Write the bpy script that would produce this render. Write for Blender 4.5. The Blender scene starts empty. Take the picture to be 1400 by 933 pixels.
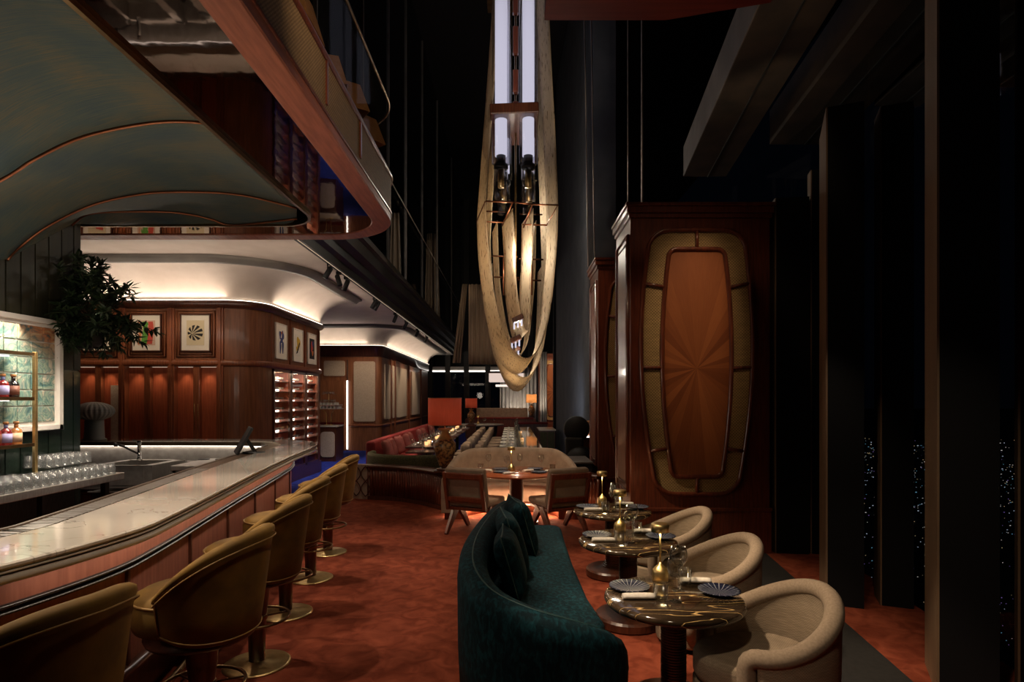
import bpy, math, random
from mathutils import Vector, Matrix
random.seed(7)
PI = math.pi
scene = bpy.context.scene
COL = scene.collection
F_PX, HZ_Y, EYE = 800.0, 545.0, 1.70   # focal length (px), horizon row, eye height

def P(px, py, Y):
    """Point of the room seen at a photo pixel, Y metres ahead of the camera."""
    return Vector(((px - 700) / F_PX * Y, Y, EYE - (py - HZ_Y) / F_PX * Y))

# ------------------------------------------------------------------ camera
cam_d = bpy.data.cameras.new('camera'); cam = bpy.data.objects.new('camera', cam_d); COL.objects.link(cam)
cam.location = (0, 0, EYE); cam.rotation_euler = (PI / 2, 0, 0)
cam_d.sensor_width = 36; cam_d.lens = 36 * F_PX / 1400
cam_d.shift_y = (HZ_Y - 466.5) / 1400
cam_d.clip_start = 0.05; cam_d.clip_end = 8000
scene.camera = cam
scene.view_settings.view_transform = 'Standard'
scene.view_settings.look = 'None'
scene.view_settings.exposure = 0.0
scene.view_settings.gamma = 1
scene.view_settings.use_curve_mapping = False
scene.cycles.use_denoising = True
scene.cycles.max_bounces = 8
scene.cycles.transparent_max_bounces = 24
scene.cycles.sample_clamp_indirect = 4
scene.cycles.caustics_reflective = False
scene.cycles.caustics_refractive = False

# ------------------------------------------------------------------ materials
def new_mat(name):
    m = bpy.data.materials.new(name); m.use_nodes = True
    return m, m.node_tree.nodes, m.node_tree.links, m.node_tree.nodes['Principled BSDF']

def c4(c): return (c[0], c[1], c[2], 1)

def plain(name, col, rough=.5, metal=0, coat=0, spec=.5, emit=None, es=0, sheen=0, bump=0, bscale=60):
    m, N, L, b = new_mat(name)
    b.inputs['Base Color'].default_value = c4(col); b.inputs['Roughness'].default_value = rough
    b.inputs['Metallic'].default_value = metal; b.inputs['Coat Weight'].default_value = coat
    b.inputs['Specular IOR Level'].default_value = spec
    b.inputs['Sheen Weight'].default_value = sheen
    if emit: b.inputs['Emission Color'].default_value = c4(emit); b.inputs['Emission Strength'].default_value = es
    tc = N.new('ShaderNodeTexCoord'); nz = N.new('ShaderNodeTexNoise'); nz.inputs['Scale'].default_value = bscale
    L.new(tc.outputs['Object'], nz.inputs['Vector'])
    if bump:
        bp = N.new('ShaderNodeBump'); bp.inputs['Strength'].default_value = bump; bp.inputs['Distance'].default_value = .01
        L.new(nz.outputs['Fac'], bp.inputs['Height']); L.new(bp.outputs['Normal'], b.inputs['Normal'])
    else:
        mr = N.new('ShaderNodeMapRange'); mr.inputs['To Min'].default_value = rough * .85; mr.inputs['To Max'].default_value = min(1, rough * 1.15 + .01)
        L.new(nz.outputs['Fac'], mr.inputs['Value']); L.new(mr.outputs['Result'], b.inputs['Roughness'])
    return m

def mixed(name, c1, c2, scale=5, stretch=(1, 1, 1), rough=.5, metal=0, coat=0, sheen=0, bump=0, detail=6, lo=.35, hi=.65, dist=0, spec=.5, rot=(0, 0, 0)):
    m, N, L, b = new_mat(name)
    tc = N.new('ShaderNodeTexCoord'); mp = N.new('ShaderNodeMapping'); nz = N.new('ShaderNodeTexNoise')
    mp.inputs['Scale'].default_value = stretch; mp.inputs['Rotation'].default_value = rot
    nz.inputs['Scale'].default_value = scale; nz.inputs['Detail'].default_value = detail; nz.inputs['Distortion'].default_value = dist
    rp = N.new('ShaderNodeValToRGB')
    rp.color_ramp.elements[0].position = lo; rp.color_ramp.elements[0].color = c4(c1)
    rp.color_ramp.elements[1].position = hi; rp.color_ramp.elements[1].color = c4(c2)
    L.new(tc.outputs['Object'], mp.inputs['Vector']); L.new(mp.outputs['Vector'], nz.inputs['Vector'])
    L.new(nz.outputs['Fac'], rp.inputs['Fac']); L.new(rp.outputs['Color'], b.inputs['Base Color'])
    b.inputs['Roughness'].default_value = rough; b.inputs['Metallic'].default_value = metal
    b.inputs['Coat Weight'].default_value = coat; b.inputs['Coat Roughness'].default_value = .08
    b.inputs['Sheen Weight'].default_value = sheen; b.inputs['Sheen Roughness'].default_value = .4
    b.inputs['Specular IOR Level'].default_value = spec
    if sheen: b.inputs['Sheen Tint'].default_value = c4([min(1, x * 3 + .05) for x in c2])
    if bump:
        bp = N.new('ShaderNodeBump'); bp.inputs['Strength'].default_value = bump; bp.inputs['Distance'].default_value = .01
        L.new(nz.outputs['Fac'], bp.inputs['Height']); L.new(bp.outputs['Normal'], b.inputs['Normal'])
    return m

def glass(name, tint=(1, 1, 1), rough=0, refl=.6, ior=4.0, base=.04):
    m = bpy.data.materials.new(name); m.use_nodes = True
    N, L = m.node_tree.nodes, m.node_tree.links; N.clear()
    o = N.new('ShaderNodeOutputMaterial'); mx = N.new('ShaderNodeMixShader')
    t = N.new('ShaderNodeBsdfTransparent'); g = N.new('ShaderNodeBsdfGlossy'); fr = N.new('ShaderNodeLayerWeight')
    t.inputs['Color'].default_value = c4(tint); g.inputs['Roughness'].default_value = rough
    fr.inputs['Blend'].default_value = .5
    pw = N.new('ShaderNodeMath'); pw.operation = 'POWER'; pw.inputs[1].default_value = ior; L.new(fr.outputs['Facing'], pw.inputs[0])
    mu = N.new('ShaderNodeMath'); mu.operation = 'MULTIPLY_ADD'; mu.inputs[1].default_value = refl; mu.inputs[2].default_value = base; mu.use_clamp = True
    L.new(pw.outputs[0], mu.inputs[0]); L.new(mu.outputs[0], mx.inputs[0])
    L.new(t.outputs[0], mx.inputs[1]); L.new(g.outputs[0], mx.inputs[2]); L.new(mx.outputs[0], o.inputs[0])
    return m

def emitter(name, col, s):
    m = bpy.data.materials.new(name); m.use_nodes = True
    N, L = m.node_tree.nodes, m.node_tree.links; N.clear()
    o = N.new('ShaderNodeOutputMaterial'); e = N.new('ShaderNodeEmission')
    e.inputs['Color'].default_value = c4(col); e.inputs['Strength'].default_value = s
    L.new(e.outputs[0], o.inputs[0]); return m

def translucent(name, c1, c2, scale, stretch, k=.5, lo=.35, hi=.65):
    m = mixed(name, c1, c2, scale, stretch, rough=.7, lo=lo, hi=hi)
    N, L = m.node_tree.nodes, m.node_tree.links
    b = N['Principled BSDF']; o = N['Material Output']; rp = [n for n in N if n.type == 'VALTORGB'][0]
    t = N.new('ShaderNodeBsdfTranslucent'); mx = N.new('ShaderNodeMixShader'); mx.inputs[0].default_value = k
    L.new(rp.outputs['Color'], t.inputs['Color']); L.new(b.outputs[0], mx.inputs[1]); L.new(t.outputs[0], mx.inputs[2])
    L.new(mx.outputs[0], o.inputs['Surface']); return m

def veined(name, base1, base2, vein, scale, stretch, width=.02, rough=.12, coat=.6, vs=1.0, seed=0, rot=0, dist=.6, det=4):
    m, N, L, b = new_mat(name)
    tc = N.new('ShaderNodeTexCoord'); mp = N.new('ShaderNodeMapping'); mp.inputs['Scale'].default_value = stretch
    mp.inputs['Location'].default_value = (seed, seed * .7, 0); mp.inputs['Rotation'].default_value = (0, 0, rot)
    L.new(tc.outputs['Object'], mp.inputs['Vector'])
    n1 = N.new('ShaderNodeTexNoise'); n1.inputs['Scale'].default_value = scale; n1.inputs['Detail'].default_value = det; n1.inputs['Distortion'].default_value = dist
    n2 = N.new('ShaderNodeTexNoise'); n2.inputs['Scale'].default_value = scale * .9; n2.inputs['Detail'].default_value = 8
    L.new(mp.outputs[0], n1.inputs['Vector']); L.new(mp.outputs[0], n2.inputs['Vector'])
    s = N.new('ShaderNodeMath'); s.operation = 'SUBTRACT'; s.inputs[1].default_value = .5; L.new(n1.outputs['Fac'], s.inputs[0])
    a = N.new('ShaderNodeMath'); a.operation = 'ABSOLUTE'; L.new(s.outputs[0], a.inputs[0])
    mr = N.new('ShaderNodeMapRange'); mr.inputs['From Min'].default_value = 0; mr.inputs['From Max'].default_value = width
    mr.inputs['To Min'].default_value = vs; mr.inputs['To Max'].default_value = 0; L.new(a.outputs[0], mr.inputs['Value'])
    rp = N.new('ShaderNodeValToRGB'); rp.color_ramp.elements[0].color = c4(base1); rp.color_ramp.elements[1].color = c4(base2)
    rp.color_ramp.elements[0].position = .35; rp.color_ramp.elements[1].position = .65
    L.new(n2.outputs['Fac'], rp.inputs['Fac'])
    mx = N.new('ShaderNodeMix'); mx.data_type = 'RGBA'; L.new(mr.outputs[0], mx.inputs[0]); L.new(rp.outputs[0], mx.inputs[6])
    mx.inputs[7].default_value = c4(vein); L.new(mx.outputs[2], b.inputs['Base Color'])
    b.inputs['Roughness'].default_value = rough; b.inputs['Coat Weight'].default_value = coat; b.inputs['Coat Roughness'].default_value = .03
    return m

def weave(name, c1, c2, scale, rough=.8, bump=.4, big=None):
    m, N, L, b = new_mat(name)
    tc = N.new('ShaderNodeTexCoord'); ck = N.new('ShaderNodeTexChecker'); ck.inputs['Scale'].default_value = scale
    ck.inputs['Color1'].default_value = c4(c1); ck.inputs['Color2'].default_value = c4(c2)
    L.new(tc.outputs['Object'], ck.inputs['Vector'])
    nz = N.new('ShaderNodeTexNoise'); nz.inputs['Scale'].default_value = scale * .12; nz.inputs['Detail'].default_value = 6
    mp = N.new('ShaderNodeMapping'); mp.inputs['Scale'].default_value = (1, 1, 6)
    L.new(tc.outputs['Object'], mp.inputs[0]); L.new(mp.outputs[0], nz.inputs['Vector'])
    mx = N.new('ShaderNodeMix'); mx.data_type = 'RGBA'; mx.blend_type = 'MULTIPLY'; mx.inputs[0].default_value = .6
    L.new(ck.outputs['Color'], mx.inputs[6]); L.new(nz.outputs['Color'], mx.inputs[7])
    g = N.new('ShaderNodeMix'); g.data_type = 'RGBA'; g.blend_type = 'MULTIPLY'; g.inputs[0].default_value = .7
    rr = N.new('ShaderNodeMapRange'); rr.inputs['To Min'].default_value = .4; rr.inputs['To Max'].default_value = 1.6
    L.new(nz.outputs['Fac'], rr.inputs[0]); L.new(ck.outputs['Color'], g.inputs[6]); L.new(rr.outputs[0], g.inputs[7])
    L.new(g.outputs[2], b.inputs['Base Color']); b.inputs['Roughness'].default_value = rough
    bp = N.new('ShaderNodeBump'); bp.inputs['Strength'].default_value = bump; bp.inputs['Distance'].default_value = .004
    L.new(ck.outputs['Fac'], bp.inputs['Height']); L.new(bp.outputs[0], b.inputs['Normal'])
    return m

M = {}
M['wood'] = mixed('cherry_wood', (.16, .045, .020), (.30, .095, .040), 7, (6, 6, .5), .38, coat=.25, lo=.3, hi=.7)
M['wood_x'] = mixed('cherry_wood_flat', (.16, .045, .020), (.30, .095, .040), 7, (.5, 6, 6), .38, coat=.25, lo=.3, hi=.7)
M['bar_wood'] = mixed('bar_front_wood', (.25, .082, .050), (.40, .142, .088), 6, (6, 6, .45), .5, coat=.04, lo=.3, hi=.7, dist=.4)
M['wood_dark'] = mixed('dark_walnut', (.055, .018, .010), (.11, .034, .018), 7, (6, 6, .5), .32, coat=.4)
M['wood_red'] = mixed('rosewood', (.10, .024, .012), (.19, .045, .02), 7, (6, 6, .5), .3, coat=.5)
M['wood_rim'] = mixed('canopy_rim_wood', (.30, .095, .055), (.43, .145, .085), 6, (6, .6, 6), .5, coat=.05, bump=.1)
M['niche'] = mixed('niche_wood', (.27, .060, .026), (.38, .09, .038), 6, (6, 6, .5), .42, coat=.15)
M['wood_wall'] = mixed('wall_walnut', (.17, .060, .026), (.27, .10, .045), 5, (5, 5, .4), .42, coat=.15)
M['plaster'] = mixed('cove_plaster', (.60, .50, .42), (.66, .56, .48), 3, (1, 1, 1), .8)
M['band'] = mixed('cove_band', (.18, .16, .14), (.22, .20, .17), 3, (1, 1, 1), .6)
M['fabric_panel'] = mixed('beige_panel_fabric', (.42, .33, .26), (.50, .40, .32), 40, (1, 1, 1), .9)
M['carpet'] = mixed('rust_carpet', (.135, .026, .012), (.235, .054, .026), 7, (1, 1, 1), .95, sheen=.10, bump=.6, detail=15, dist=1.0, lo=.36, hi=.66, spec=.1)
M['blue'] = mixed('blue_carpet', (.014, .022, .17), (.028, .046, .32), 6, (1, 1, 1), .95, spec=.1)
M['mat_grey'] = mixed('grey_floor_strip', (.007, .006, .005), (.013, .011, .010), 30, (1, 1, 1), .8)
M['black'] = plain('black_paint', (.006, .006, .007), .6)
M['charcoal'] = plain('charcoal', (.014, .013, .012), .5)
M['column'] = plain('column_black', (.004, .004, .005), .7, spec=.2)
M['column_edge'] = mixed('column_bronze_edge', (.16, .10, .058), (.22, .14, .082), 4, (1, 1, .3), .55, metal=.2)
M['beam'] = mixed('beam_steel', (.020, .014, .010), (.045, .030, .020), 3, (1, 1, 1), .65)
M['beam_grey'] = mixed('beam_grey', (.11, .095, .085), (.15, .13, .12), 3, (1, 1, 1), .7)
M['red_paint'] = mixed('red_lacquer', (.17, .020, .013), (.22, .03, .018), 4, (.4, 6, 6), .45)
M['brass'] = mixed('brushed_brass', (.66, .46, .19), (.80, .58, .27), 20, (1, 1, 8), .36, metal=1)
M['brass_dark'] = mixed('aged_bronze', (.20, .125, .06), (.28, .18, .085), 12, (1, 1, 3), .34, metal=1)
M['bronze_strip'] = mixed('bronze_counter_strip', (.10, .066, .042), (.14, .095, .06), 10, (1, 1, 1), .35, metal=.7)
M['copper'] = plain('copper_trim', (.24, .09, .045), .4, 1)
M['steel'] = mixed('stainless_steel', (.36, .33, .30), (.46, .43, .40), 12, (1, 8, 1), .30, metal=.75)
M['steel_dark'] = mixed('dark_steel', (.10, .095, .09), (.15, .14, .135), 12, (1, 8, 1), .3, metal=1)
M['chrome'] = plain('chrome', (.75, .74, .72), .08, 1)
M['marble'] = veined('white_marble', (.66, .60, .52), (.76, .70, .62), (.34, .29, .24), 2.1, (1, 1, 1), .008, .10, .9, .8)
M['marble_edge'] = mixed('marble_edge', (.52, .46, .38), (.60, .53, .45), 5, (1, 1, 1), .3, coat=.5)
M['marble_groove'] = plain('edge_groove', (.16, .125, .095), .4)
M['marble_dark'] = veined('brown_gold_marble', (.016, .010, .006), (.085, .055, .033), (.80, .52, .22), 2.0, (.8, 5.6, 1), .009, .09, .3, 1.0, seed=3, rot=.10, dist=.2, det=1.5)
M['marble_table'] = veined('communal_marble', (.13, .11, .06), (.22, .17, .09), (.40, .34, .22), 2.6, (1, 1.6, 1), .03, .1, .8, .8, seed=9)
M['mustard'] = mixed('mustard_velvet', (.135, .068, .007), (.235, .120, .012), 7, (1, 1, 1), .8, sheen=.10, detail=4)
M['mustard_trim'] = plain('mustard_piping', (.34, .19, .055), .5)
M['teal'] = mixed('teal_velvet', (.0009, .011, .016), (.005, .047, .064), 42, (1, .7, .45), .8, sheen=.0, detail=15, lo=.44, hi=.74, dist=.5, bump=.3, spec=.15)
M['teal_pipe'] = plain('teal_piping', (.01, .045, .045), .6)
M['taupe'] = weave('taupe_weave', (.30, .225, .155), (.24, .178, .12), 150, .9, .35)
M['taupe_rim'] = mixed('taupe_roll', (.24, .175, .12), (.30, .22, .155), 90, (1, 1, 1), .9)
M['beige_velvet'] = mixed('beige_velvet', (.24, .165, .115), (.32, .225, .16), 9, (1, 1, 1), .8, sheen=.3)
M['olive'] = mixed('olive_velvet', (.035, .030, .010), (.085, .075, .028), 55, (1, 1, 1), .8, sheen=.3, detail=3)
M['red_velvet'] = mixed('red_velvet', (.17, .008, .008), (.26, .014, .012), 9, (1, 1, 1), .75, sheen=.1)
M['rose_velvet'] = mixed('rose_velvet', (.17, .035, .028), (.25, .055, .042), 9, (1, 1, 1), .75, sheen=.1)
M['rattan'] = weave('rattan', (.46, .29, .12), (.24, .145, .055), 62, .7, .7)
M['rattan_dark'] = weave('rattan_fascia', (.30, .20, .105), (.16, .10, .05), 70, .7, .6)
M['clear'] = glass('clear_glass', (.97, .975, .97), .0, .6, 4)
M['crystal'] = glass('drinking_glass', (.96, .97, .965), .04, .8, 2.2, .07)
def frosted():  # clear glass; diffuse white mixed in for the bright refractions, no frost
    m = glass('tumbler_glass', (.93, .94, .94), .05, .75, 1.8)
    N, L = m.node_tree.nodes, m.node_tree.links; o = [n for n in N if n.type == 'OUTPUT_MATERIAL'][0]; src = o.inputs[0].links[0].from_socket
    d = N.new('ShaderNodeBsdfDiffuse'); d.inputs[0].default_value = (.85, .85, .84, 1); mx = N.new('ShaderNodeMixShader'); mx.inputs[0].default_value = .05
    L.new(src, mx.inputs[1]); L.new(d.outputs[0], mx.inputs[2]); L.new(mx.outputs[0], o.inputs[0]); return m
M['tumbler'] = frosted()
M['balustrade'] = glass('balustrade_glass', (.95, .96, .97), 0, .03, 5, .003)
M['pane'] = glass('window_pane', (.92, .94, .96), .0, .3, 4.5, .015)
M['tube_glass'] = glass('smoked_tube_glass', (.82, .82, .85), .02, .6, 2.0)
M['plate'] = None
M['napkin'] = mixed('linen_napkin', (.66, .60, .54), (.76, .70, .64), 50, (1, 1, 1), .9, bump=.2)
M['white'] = plain('off_white', (.70, .66, .60), .6)
M['paper'] = plain('mat_board', (.74, .70, .64), .85)
M['grey_wall'] = mixed('slate_plaster', (.060, .066, .078), (.085, .09, .105), 2, (1, 1, 1), .85)
M['curtain'] = translucent('sheer_curtain', (.34, .24, .16), (.48, .35, .25), 8, (3, 3, .1), .25)
M['curtain_silver'] = mixed('silver_curtain', (.34, .32, .30), (.48, .46, .43), 8, (4, 4, .1), .5)
M['green_tile'] = mixed('dark_green_tile', (.004, .010, .0065), (.008, .018, .011), 5, (1, 1, .3), .22, coat=.5)
M['slat'] = mixed('olive_slat', (.020, .020, .011), (.042, .038, .020), 5, (2, 2, .3), .5)
M['leaf'] = mixed('dark_leaf', (.010, .022, .008), (.022, .045, .014), 9, (1, 1, 1), .5)
M['bark'] = mixed('bark', (.05, .03, .018), (.08, .05, .03), 20, (1, 1, .3), .9)
M['teal_cloth'] = None
M['shade_red'] = translucent('red_lamp_shade', (.36, .065, .036), (.42, .08, .045), 30, (4, 4, .2), .5)
M['shade_tan'] = translucent('tan_lamp_shade', (.42, .20, .075), (.50, .25, .10), 20, (1, 1, 1), .5)
M['veneer'] = None
M['niche_led'] = emitter('niche_led', (1, .80, .60), .7)
M['edge_glow'] = emitter('edge_light_glow', (1, .75, .5), .8)
M['core'] = emitter('tube_light_core', (.80, .77, .92), .86)
M['led'] = emitter('led_strip', (1, .86, .70), 6)
M['led_cool'] = emitter('led_strip_neutral', (1, .92, .84), 3)
M['led_shelf'] = emitter('shelf_led', (1, .82, .64), 6)
M['shade_bulb'] = emitter('shade_bulb_glow', (1, .78, .5), 1.2)
M['bulb'] = emitter('lamp_glow', (1, .78, .42), 9)
M['terracotta'] = None

# plates: navy with pale rays
def rays_mat(name, c1, c2, n, width, rough=.25):
    m, N, L, b = new_mat(name)
    tc = N.new('ShaderNodeTexCoord'); sp = N.new('ShaderNodeSeparateXYZ'); L.new(tc.outputs['Object'], sp.inputs[0])
    at = N.new('ShaderNodeMath'); at.operation = 'ARCTAN2'; L.new(sp.outputs['Y'], at.inputs[0]); L.new(sp.outputs['X'], at.inputs[1])
    mu = N.new('ShaderNodeMath'); mu.operation = 'MULTIPLY'; mu.inputs[1].default_value = n; L.new(at.outputs[0], mu.inputs[0])
    co = N.new('ShaderNodeMath'); co.operation = 'COSINE'; L.new(mu.outputs[0], co.inputs[0])
    gt = N.new('ShaderNodeMath'); gt.operation = 'GREATER_THAN'; gt.inputs[1].default_value = width; L.new(co.outputs[0], gt.inputs[0])
    mx = N.new('ShaderNodeMix'); mx.data_type = 'RGBA'; L.new(gt.outputs[0], mx.inputs[0])
    mx.inputs[6].default_value = c4(c1); mx.inputs[7].default_value = c4(c2)
    L.new(mx.outputs[2], b.inputs['Base Color']); b.inputs['Roughness'].default_value = rough; b.inputs['Specular IOR Level'].default_value = .2
    return m
M['plate'] = rays_mat('navy_rayed_glaze', (.006, .010, .036), (.46, .46, .47), 22, .92, .42)

# sunburst veneer (panel lies in its local XZ plane, centre at the local origin)
def sunburst():
    m, N, L, b = new_mat('sunburst_veneer')
    tc = N.new('ShaderNodeTexCoord'); sp = N.new('ShaderNodeSeparateXYZ'); L.new(tc.outputs['Object'], sp.inputs[0])
    at = N.new('ShaderNodeMath'); at.operation = 'ARCTAN2'; L.new(sp.outputs['Z'], at.inputs[0]); L.new(sp.outputs['X'], at.inputs[1])
    mu = N.new('ShaderNodeMath'); mu.operation = 'MULTIPLY'; mu.inputs[1].default_value = 34 / (2 * PI); L.new(at.outputs[0], mu.inputs[0])
    fl = N.new('ShaderNodeMath'); fl.operation = 'FLOOR'; L.new(mu.outputs[0], fl.inputs[0])
    wn = N.new('ShaderNodeTexWhiteNoise'); wn.noise_dimensions = '1D'; L.new(fl.outputs[0], wn.inputs['W'])
    gr = N.new('ShaderNodeTexNoise'); gr.inputs['Scale'].default_value = 5; gr.inputs['Detail'].default_value = 5
    cb = N.new('ShaderNodeCombineXYZ'); m2 = N.new('ShaderNodeMath'); m2.operation = 'MULTIPLY'; m2.inputs[1].default_value = 14
    L.new(at.outputs[0], m2.inputs[0]); L.new(m2.outputs[0], cb.inputs[0])
    le = N.new('ShaderNodeVectorMath'); le.operation = 'LENGTH'; L.new(tc.outputs['Object'], le.inputs[0]); L.new(le.outputs['Value'], cb.inputs[1])
    L.new(cb.outputs[0], gr.inputs['Vector'])
    ad = N.new('ShaderNodeMath'); ad.operation = 'MULTIPLY_ADD'; ad.inputs[1].default_value = .6; L.new(wn.outputs['Value'], ad.inputs[0])
    g2 = N.new('ShaderNodeMath'); g2.operation = 'MULTIPLY'; g2.inputs[1].default_value = .45; L.new(gr.outputs['Fac'], g2.inputs[0]); L.new(g2.outputs[0], ad.inputs[2])
    rp = N.new('ShaderNodeValToRGB'); rp.color_ramp.elements[0].color = c4((.15, .036, .013)); rp.color_ramp.elements[1].color = c4((.42, .135, .045))
    rp.color_ramp.elements[0].position = .05; rp.color_ramp.elements[1].position = .95
    L.new(ad.outputs[0], rp.inputs['Fac']); L.new(rp.outputs[0], b.inputs['Base Color'])
    b.inputs['Roughness'].default_value = .4; b.inputs['Coat Weight'].default_value = .15
    return m
M['sunburst'] = sunburst()

# teal canopy cloth: fine woven streaks
def canopy_cloth():
    m, N, L, b = new_mat('teal_gold_cloth')
    tc = N.new('ShaderNodeTexCoord')
    mp = N.new('ShaderNodeMapping'); mp.inputs['Scale'].default_value = (2, 85, 2); mp.inputs['Rotation'].default_value = (0, 0, .35)
    n1 = N.new('ShaderNodeTexNoise'); n1.inputs['Scale'].default_value = 2.6; n1.inputs['Detail'].default_value = 8
    n2 = N.new('ShaderNodeTexNoise'); n2.inputs['Scale'].default_value = 2.2; n2.inputs['Detail'].default_value = 5; n2.inputs['Distortion'].default_value = .2
    L.new(tc.outputs['Object'], mp.inputs[0]); L.new(mp.outputs[0], n1.inputs['Vector']); L.new(tc.outputs['Object'], n2.inputs['Vector'])
    ad = N.new('ShaderNodeMath'); ad.operation = 'MULTIPLY_ADD'; ad.inputs[1].default_value = .55; L.new(n1.outputs['Fac'], ad.inputs[0])
    m2 = N.new('ShaderNodeMath'); m2.operation = 'MULTIPLY'; m2.inputs[1].default_value = .45; L.new(n2.outputs['Fac'], m2.inputs[0]); L.new(m2.outputs[0], ad.inputs[2])
    rp = N.new('ShaderNodeValToRGB'); rp.color_ramp.elements[0].color = c4((.030, .062, .085)); rp.color_ramp.elements[1].color = c4((.145, .115, .060))
    e = rp.color_ramp.elements.new(.5); e.color = c4((.062, .092, .080))
    rp.color_ramp.elements[0].position = .34; rp.color_ramp.elements[2].position = .64
    L.new(ad.outputs[0], rp.inputs['Fac']); L.new(rp.outputs[0], b.inputs['Base Color'])
    b.inputs['Roughness'].default_value = .75
    bp = N.new('ShaderNodeBump'); bp.inputs['Strength'].default_value = .25; bp.inputs['Distance'].default_value = .006
    L.new(n1.outputs['Fac'], bp.inputs['Height']); L.new(bp.outputs[0], b.inputs['Normal'])
    return m
M['teal_cloth'] = canopy_cloth()
M['mirror'] = plain('black_mirror', (.30, .24, .21), .03, 1.0, bump=.05, bscale=5)
M['terracotta'] = mixed('mottled_ceramic', (.10, .045, .022), (.50, .27, .10), 22, (1, 1, 1), .35, coat=.4, detail=4, lo=.42, hi=.58)
M['ochre'] = mixed('ochre_ceramic', (.48, .28, .09), (.60, .38, .14), 12, (1, 1, 1), .35, coat=.4)
M['veneer'] = translucent('spotted_veneer', (.16, .075, .03), (.70, .56, .38), 8, (5, 5, .8), .6, lo=.33, hi=.42)

# ------------------------------------------------------------------ mesh builder
class MB:
    def __init__(s): s.v = []; s.f = []; s.sm = []; s.mi = []
    def add(s, vs, fs, smooth=False, mi=0):
        o = len(s.v); s.v += [tuple(v) for v in vs]
        for f in fs: s.f.append([i + o for i in f]); s.sm.append(smooth); s.mi.append(mi)
        return s
    def box(s, x0, x1, y0, y1, z0, z1, mi=0):
        return s.add([(x0, y0, z0), (x1, y0, z0), (x1, y1, z0), (x0, y1, z0), (x0, y0, z1), (x1, y0, z1), (x1, y1, z1), (x0, y1, z1)],
                     [(0, 3, 2, 1), (4, 5, 6, 7), (0, 1, 5, 4), (1, 2, 6, 5), (2, 3, 7, 6), (3, 0, 4, 7)], False, mi)
    def bar(s, a, b, w, h, up=(0, 0, 1), w2=None, h2=None, mi=0):
        a = Vector(a); b = Vector(b); d = (b - a).normalized(); u = Vector(up)
        if abs(d.dot(u)) > .99: u = Vector((0, 1, 0))
        r = d.cross(u).normalized(); u = r.cross(d).normalized(); w2 = w2 or w; h2 = h2 or h; vs = []
        for p, ww, hh in ((a, w, h), (b, w2, h2)):
            vs += [p - r * ww / 2 - u * hh / 2, p + r * ww / 2 - u * hh / 2, p + r * ww / 2 + u * hh / 2, p - r * ww / 2 + u * hh / 2]
        return s.add(vs, [(3, 2, 1, 0), (4, 5, 6, 7), (0, 1, 5, 4), (1, 2, 6, 5), (2, 3, 7, 6), (3, 0, 4, 7)], False, mi)
    def lathe(s, prof, c=(0, 0, 0), n=24, smooth=True, mi=0):
        vs = []; fs = []; k = len(prof)
        for i in range(n):
            a = 2 * PI * i / n
            for r, z in prof: vs.append((c[0] + r * math.cos(a), c[1] + r * math.sin(a), c[2] + z))
        for i in range(n):
            j = (i + 1) % n
            for q in range(k - 1): fs.append((i * k + q, j * k + q, j * k + q + 1, i * k + q + 1))
        if prof[0][0] > 1e-5: fs.append([i * k for i in range(n)][::-1])
        if prof[-1][0] > 1e-5: fs.append([i * k + k - 1 for i in range(n)])
        return s.add(vs, fs, smooth, mi)
    def tube(s, path, r, n=8, closed=False, mi=0):
        pts = [Vector(p) for p in path]; m = len(pts); rings = []; nrm = None
        for i, p in enumerate(pts):
            if closed: t = pts[(i + 1) % m] - pts[i - 1]
            else: t = pts[min(i + 1, m - 1)] - pts[max(i - 1, 0)]
            t.normalize()
            if nrm is None:
                ref = Vector((0, 0, 1)) if abs(t.z) < .9 else Vector((1, 0, 0)); nrm = (ref - t * ref.dot(t)).normalized()
            else:
                nrm = nrm - t * nrm.dot(t)
                nrm = nrm.normalized() if nrm.length > 1e-6 else t.orthogonal().normalized()
            bn = t.cross(nrm); rr = r[i] if isinstance(r, (list, tuple)) else r
            rings.append([p + (nrm * math.cos(2 * PI * k / n) + bn * math.sin(2 * PI * k / n)) * rr for k in range(n)])
        return s.loft(rings, True, not closed, closed, True, mi)
    def loft(s, rings, ring_closed=True, cap=True, closed=False, smooth=True, mi=0):
        k = len(rings[0]); m = len(rings); vs = [p for r in rings for p in r]; fs = []
        for i in range(m if closed else m - 1):
            j = (i + 1) % m
            for q in range(k if ring_closed else k - 1):
                w = (q + 1) % k; fs.append((i * k + q, i * k + w, j * k + w, j * k + q))
        s.add(vs, fs, smooth, mi)
        if cap and not closed and ring_closed:
            s.add(rings[0], [list(range(k))[::-1]], False, mi); s.add(rings[-1], [list(range(k))], False, mi)
        return s
    def prism(s, poly, z0, z1, mi=0, smooth=False):
        k = len(poly); vs = [(x, y, z0) for x, y in poly] + [(x, y, z1) for x, y in poly]
        s.add(vs, [list(range(k))[::-1], list(range(k, 2 * k))], False, mi)
        return s.add(vs, [(i, (i + 1) % k, (i + 1) % k + k, i + k) for i in range(k)], smooth, mi)
    def prism_xz(s, poly, y0, y1, mi=0):
        k = len(poly); vs = [(x, y0, z) for x, z in poly] + [(x, y1, z) for x, z in poly]
        return s.add(vs, [list(range(k)), list(range(k, 2 * k))[::-1]] + [(i, i + k, (i + 1) % k + k, (i + 1) % k) for i in range(k)], False, mi)
    def quad(s, a, b, c, d, mi=0): return s.add([a, b, c, d], [(0, 1, 2, 3)], False, mi)
    def xf(s, m): s.v = [tuple(m @ Vector(v)) for v in s.v]; return s

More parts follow.
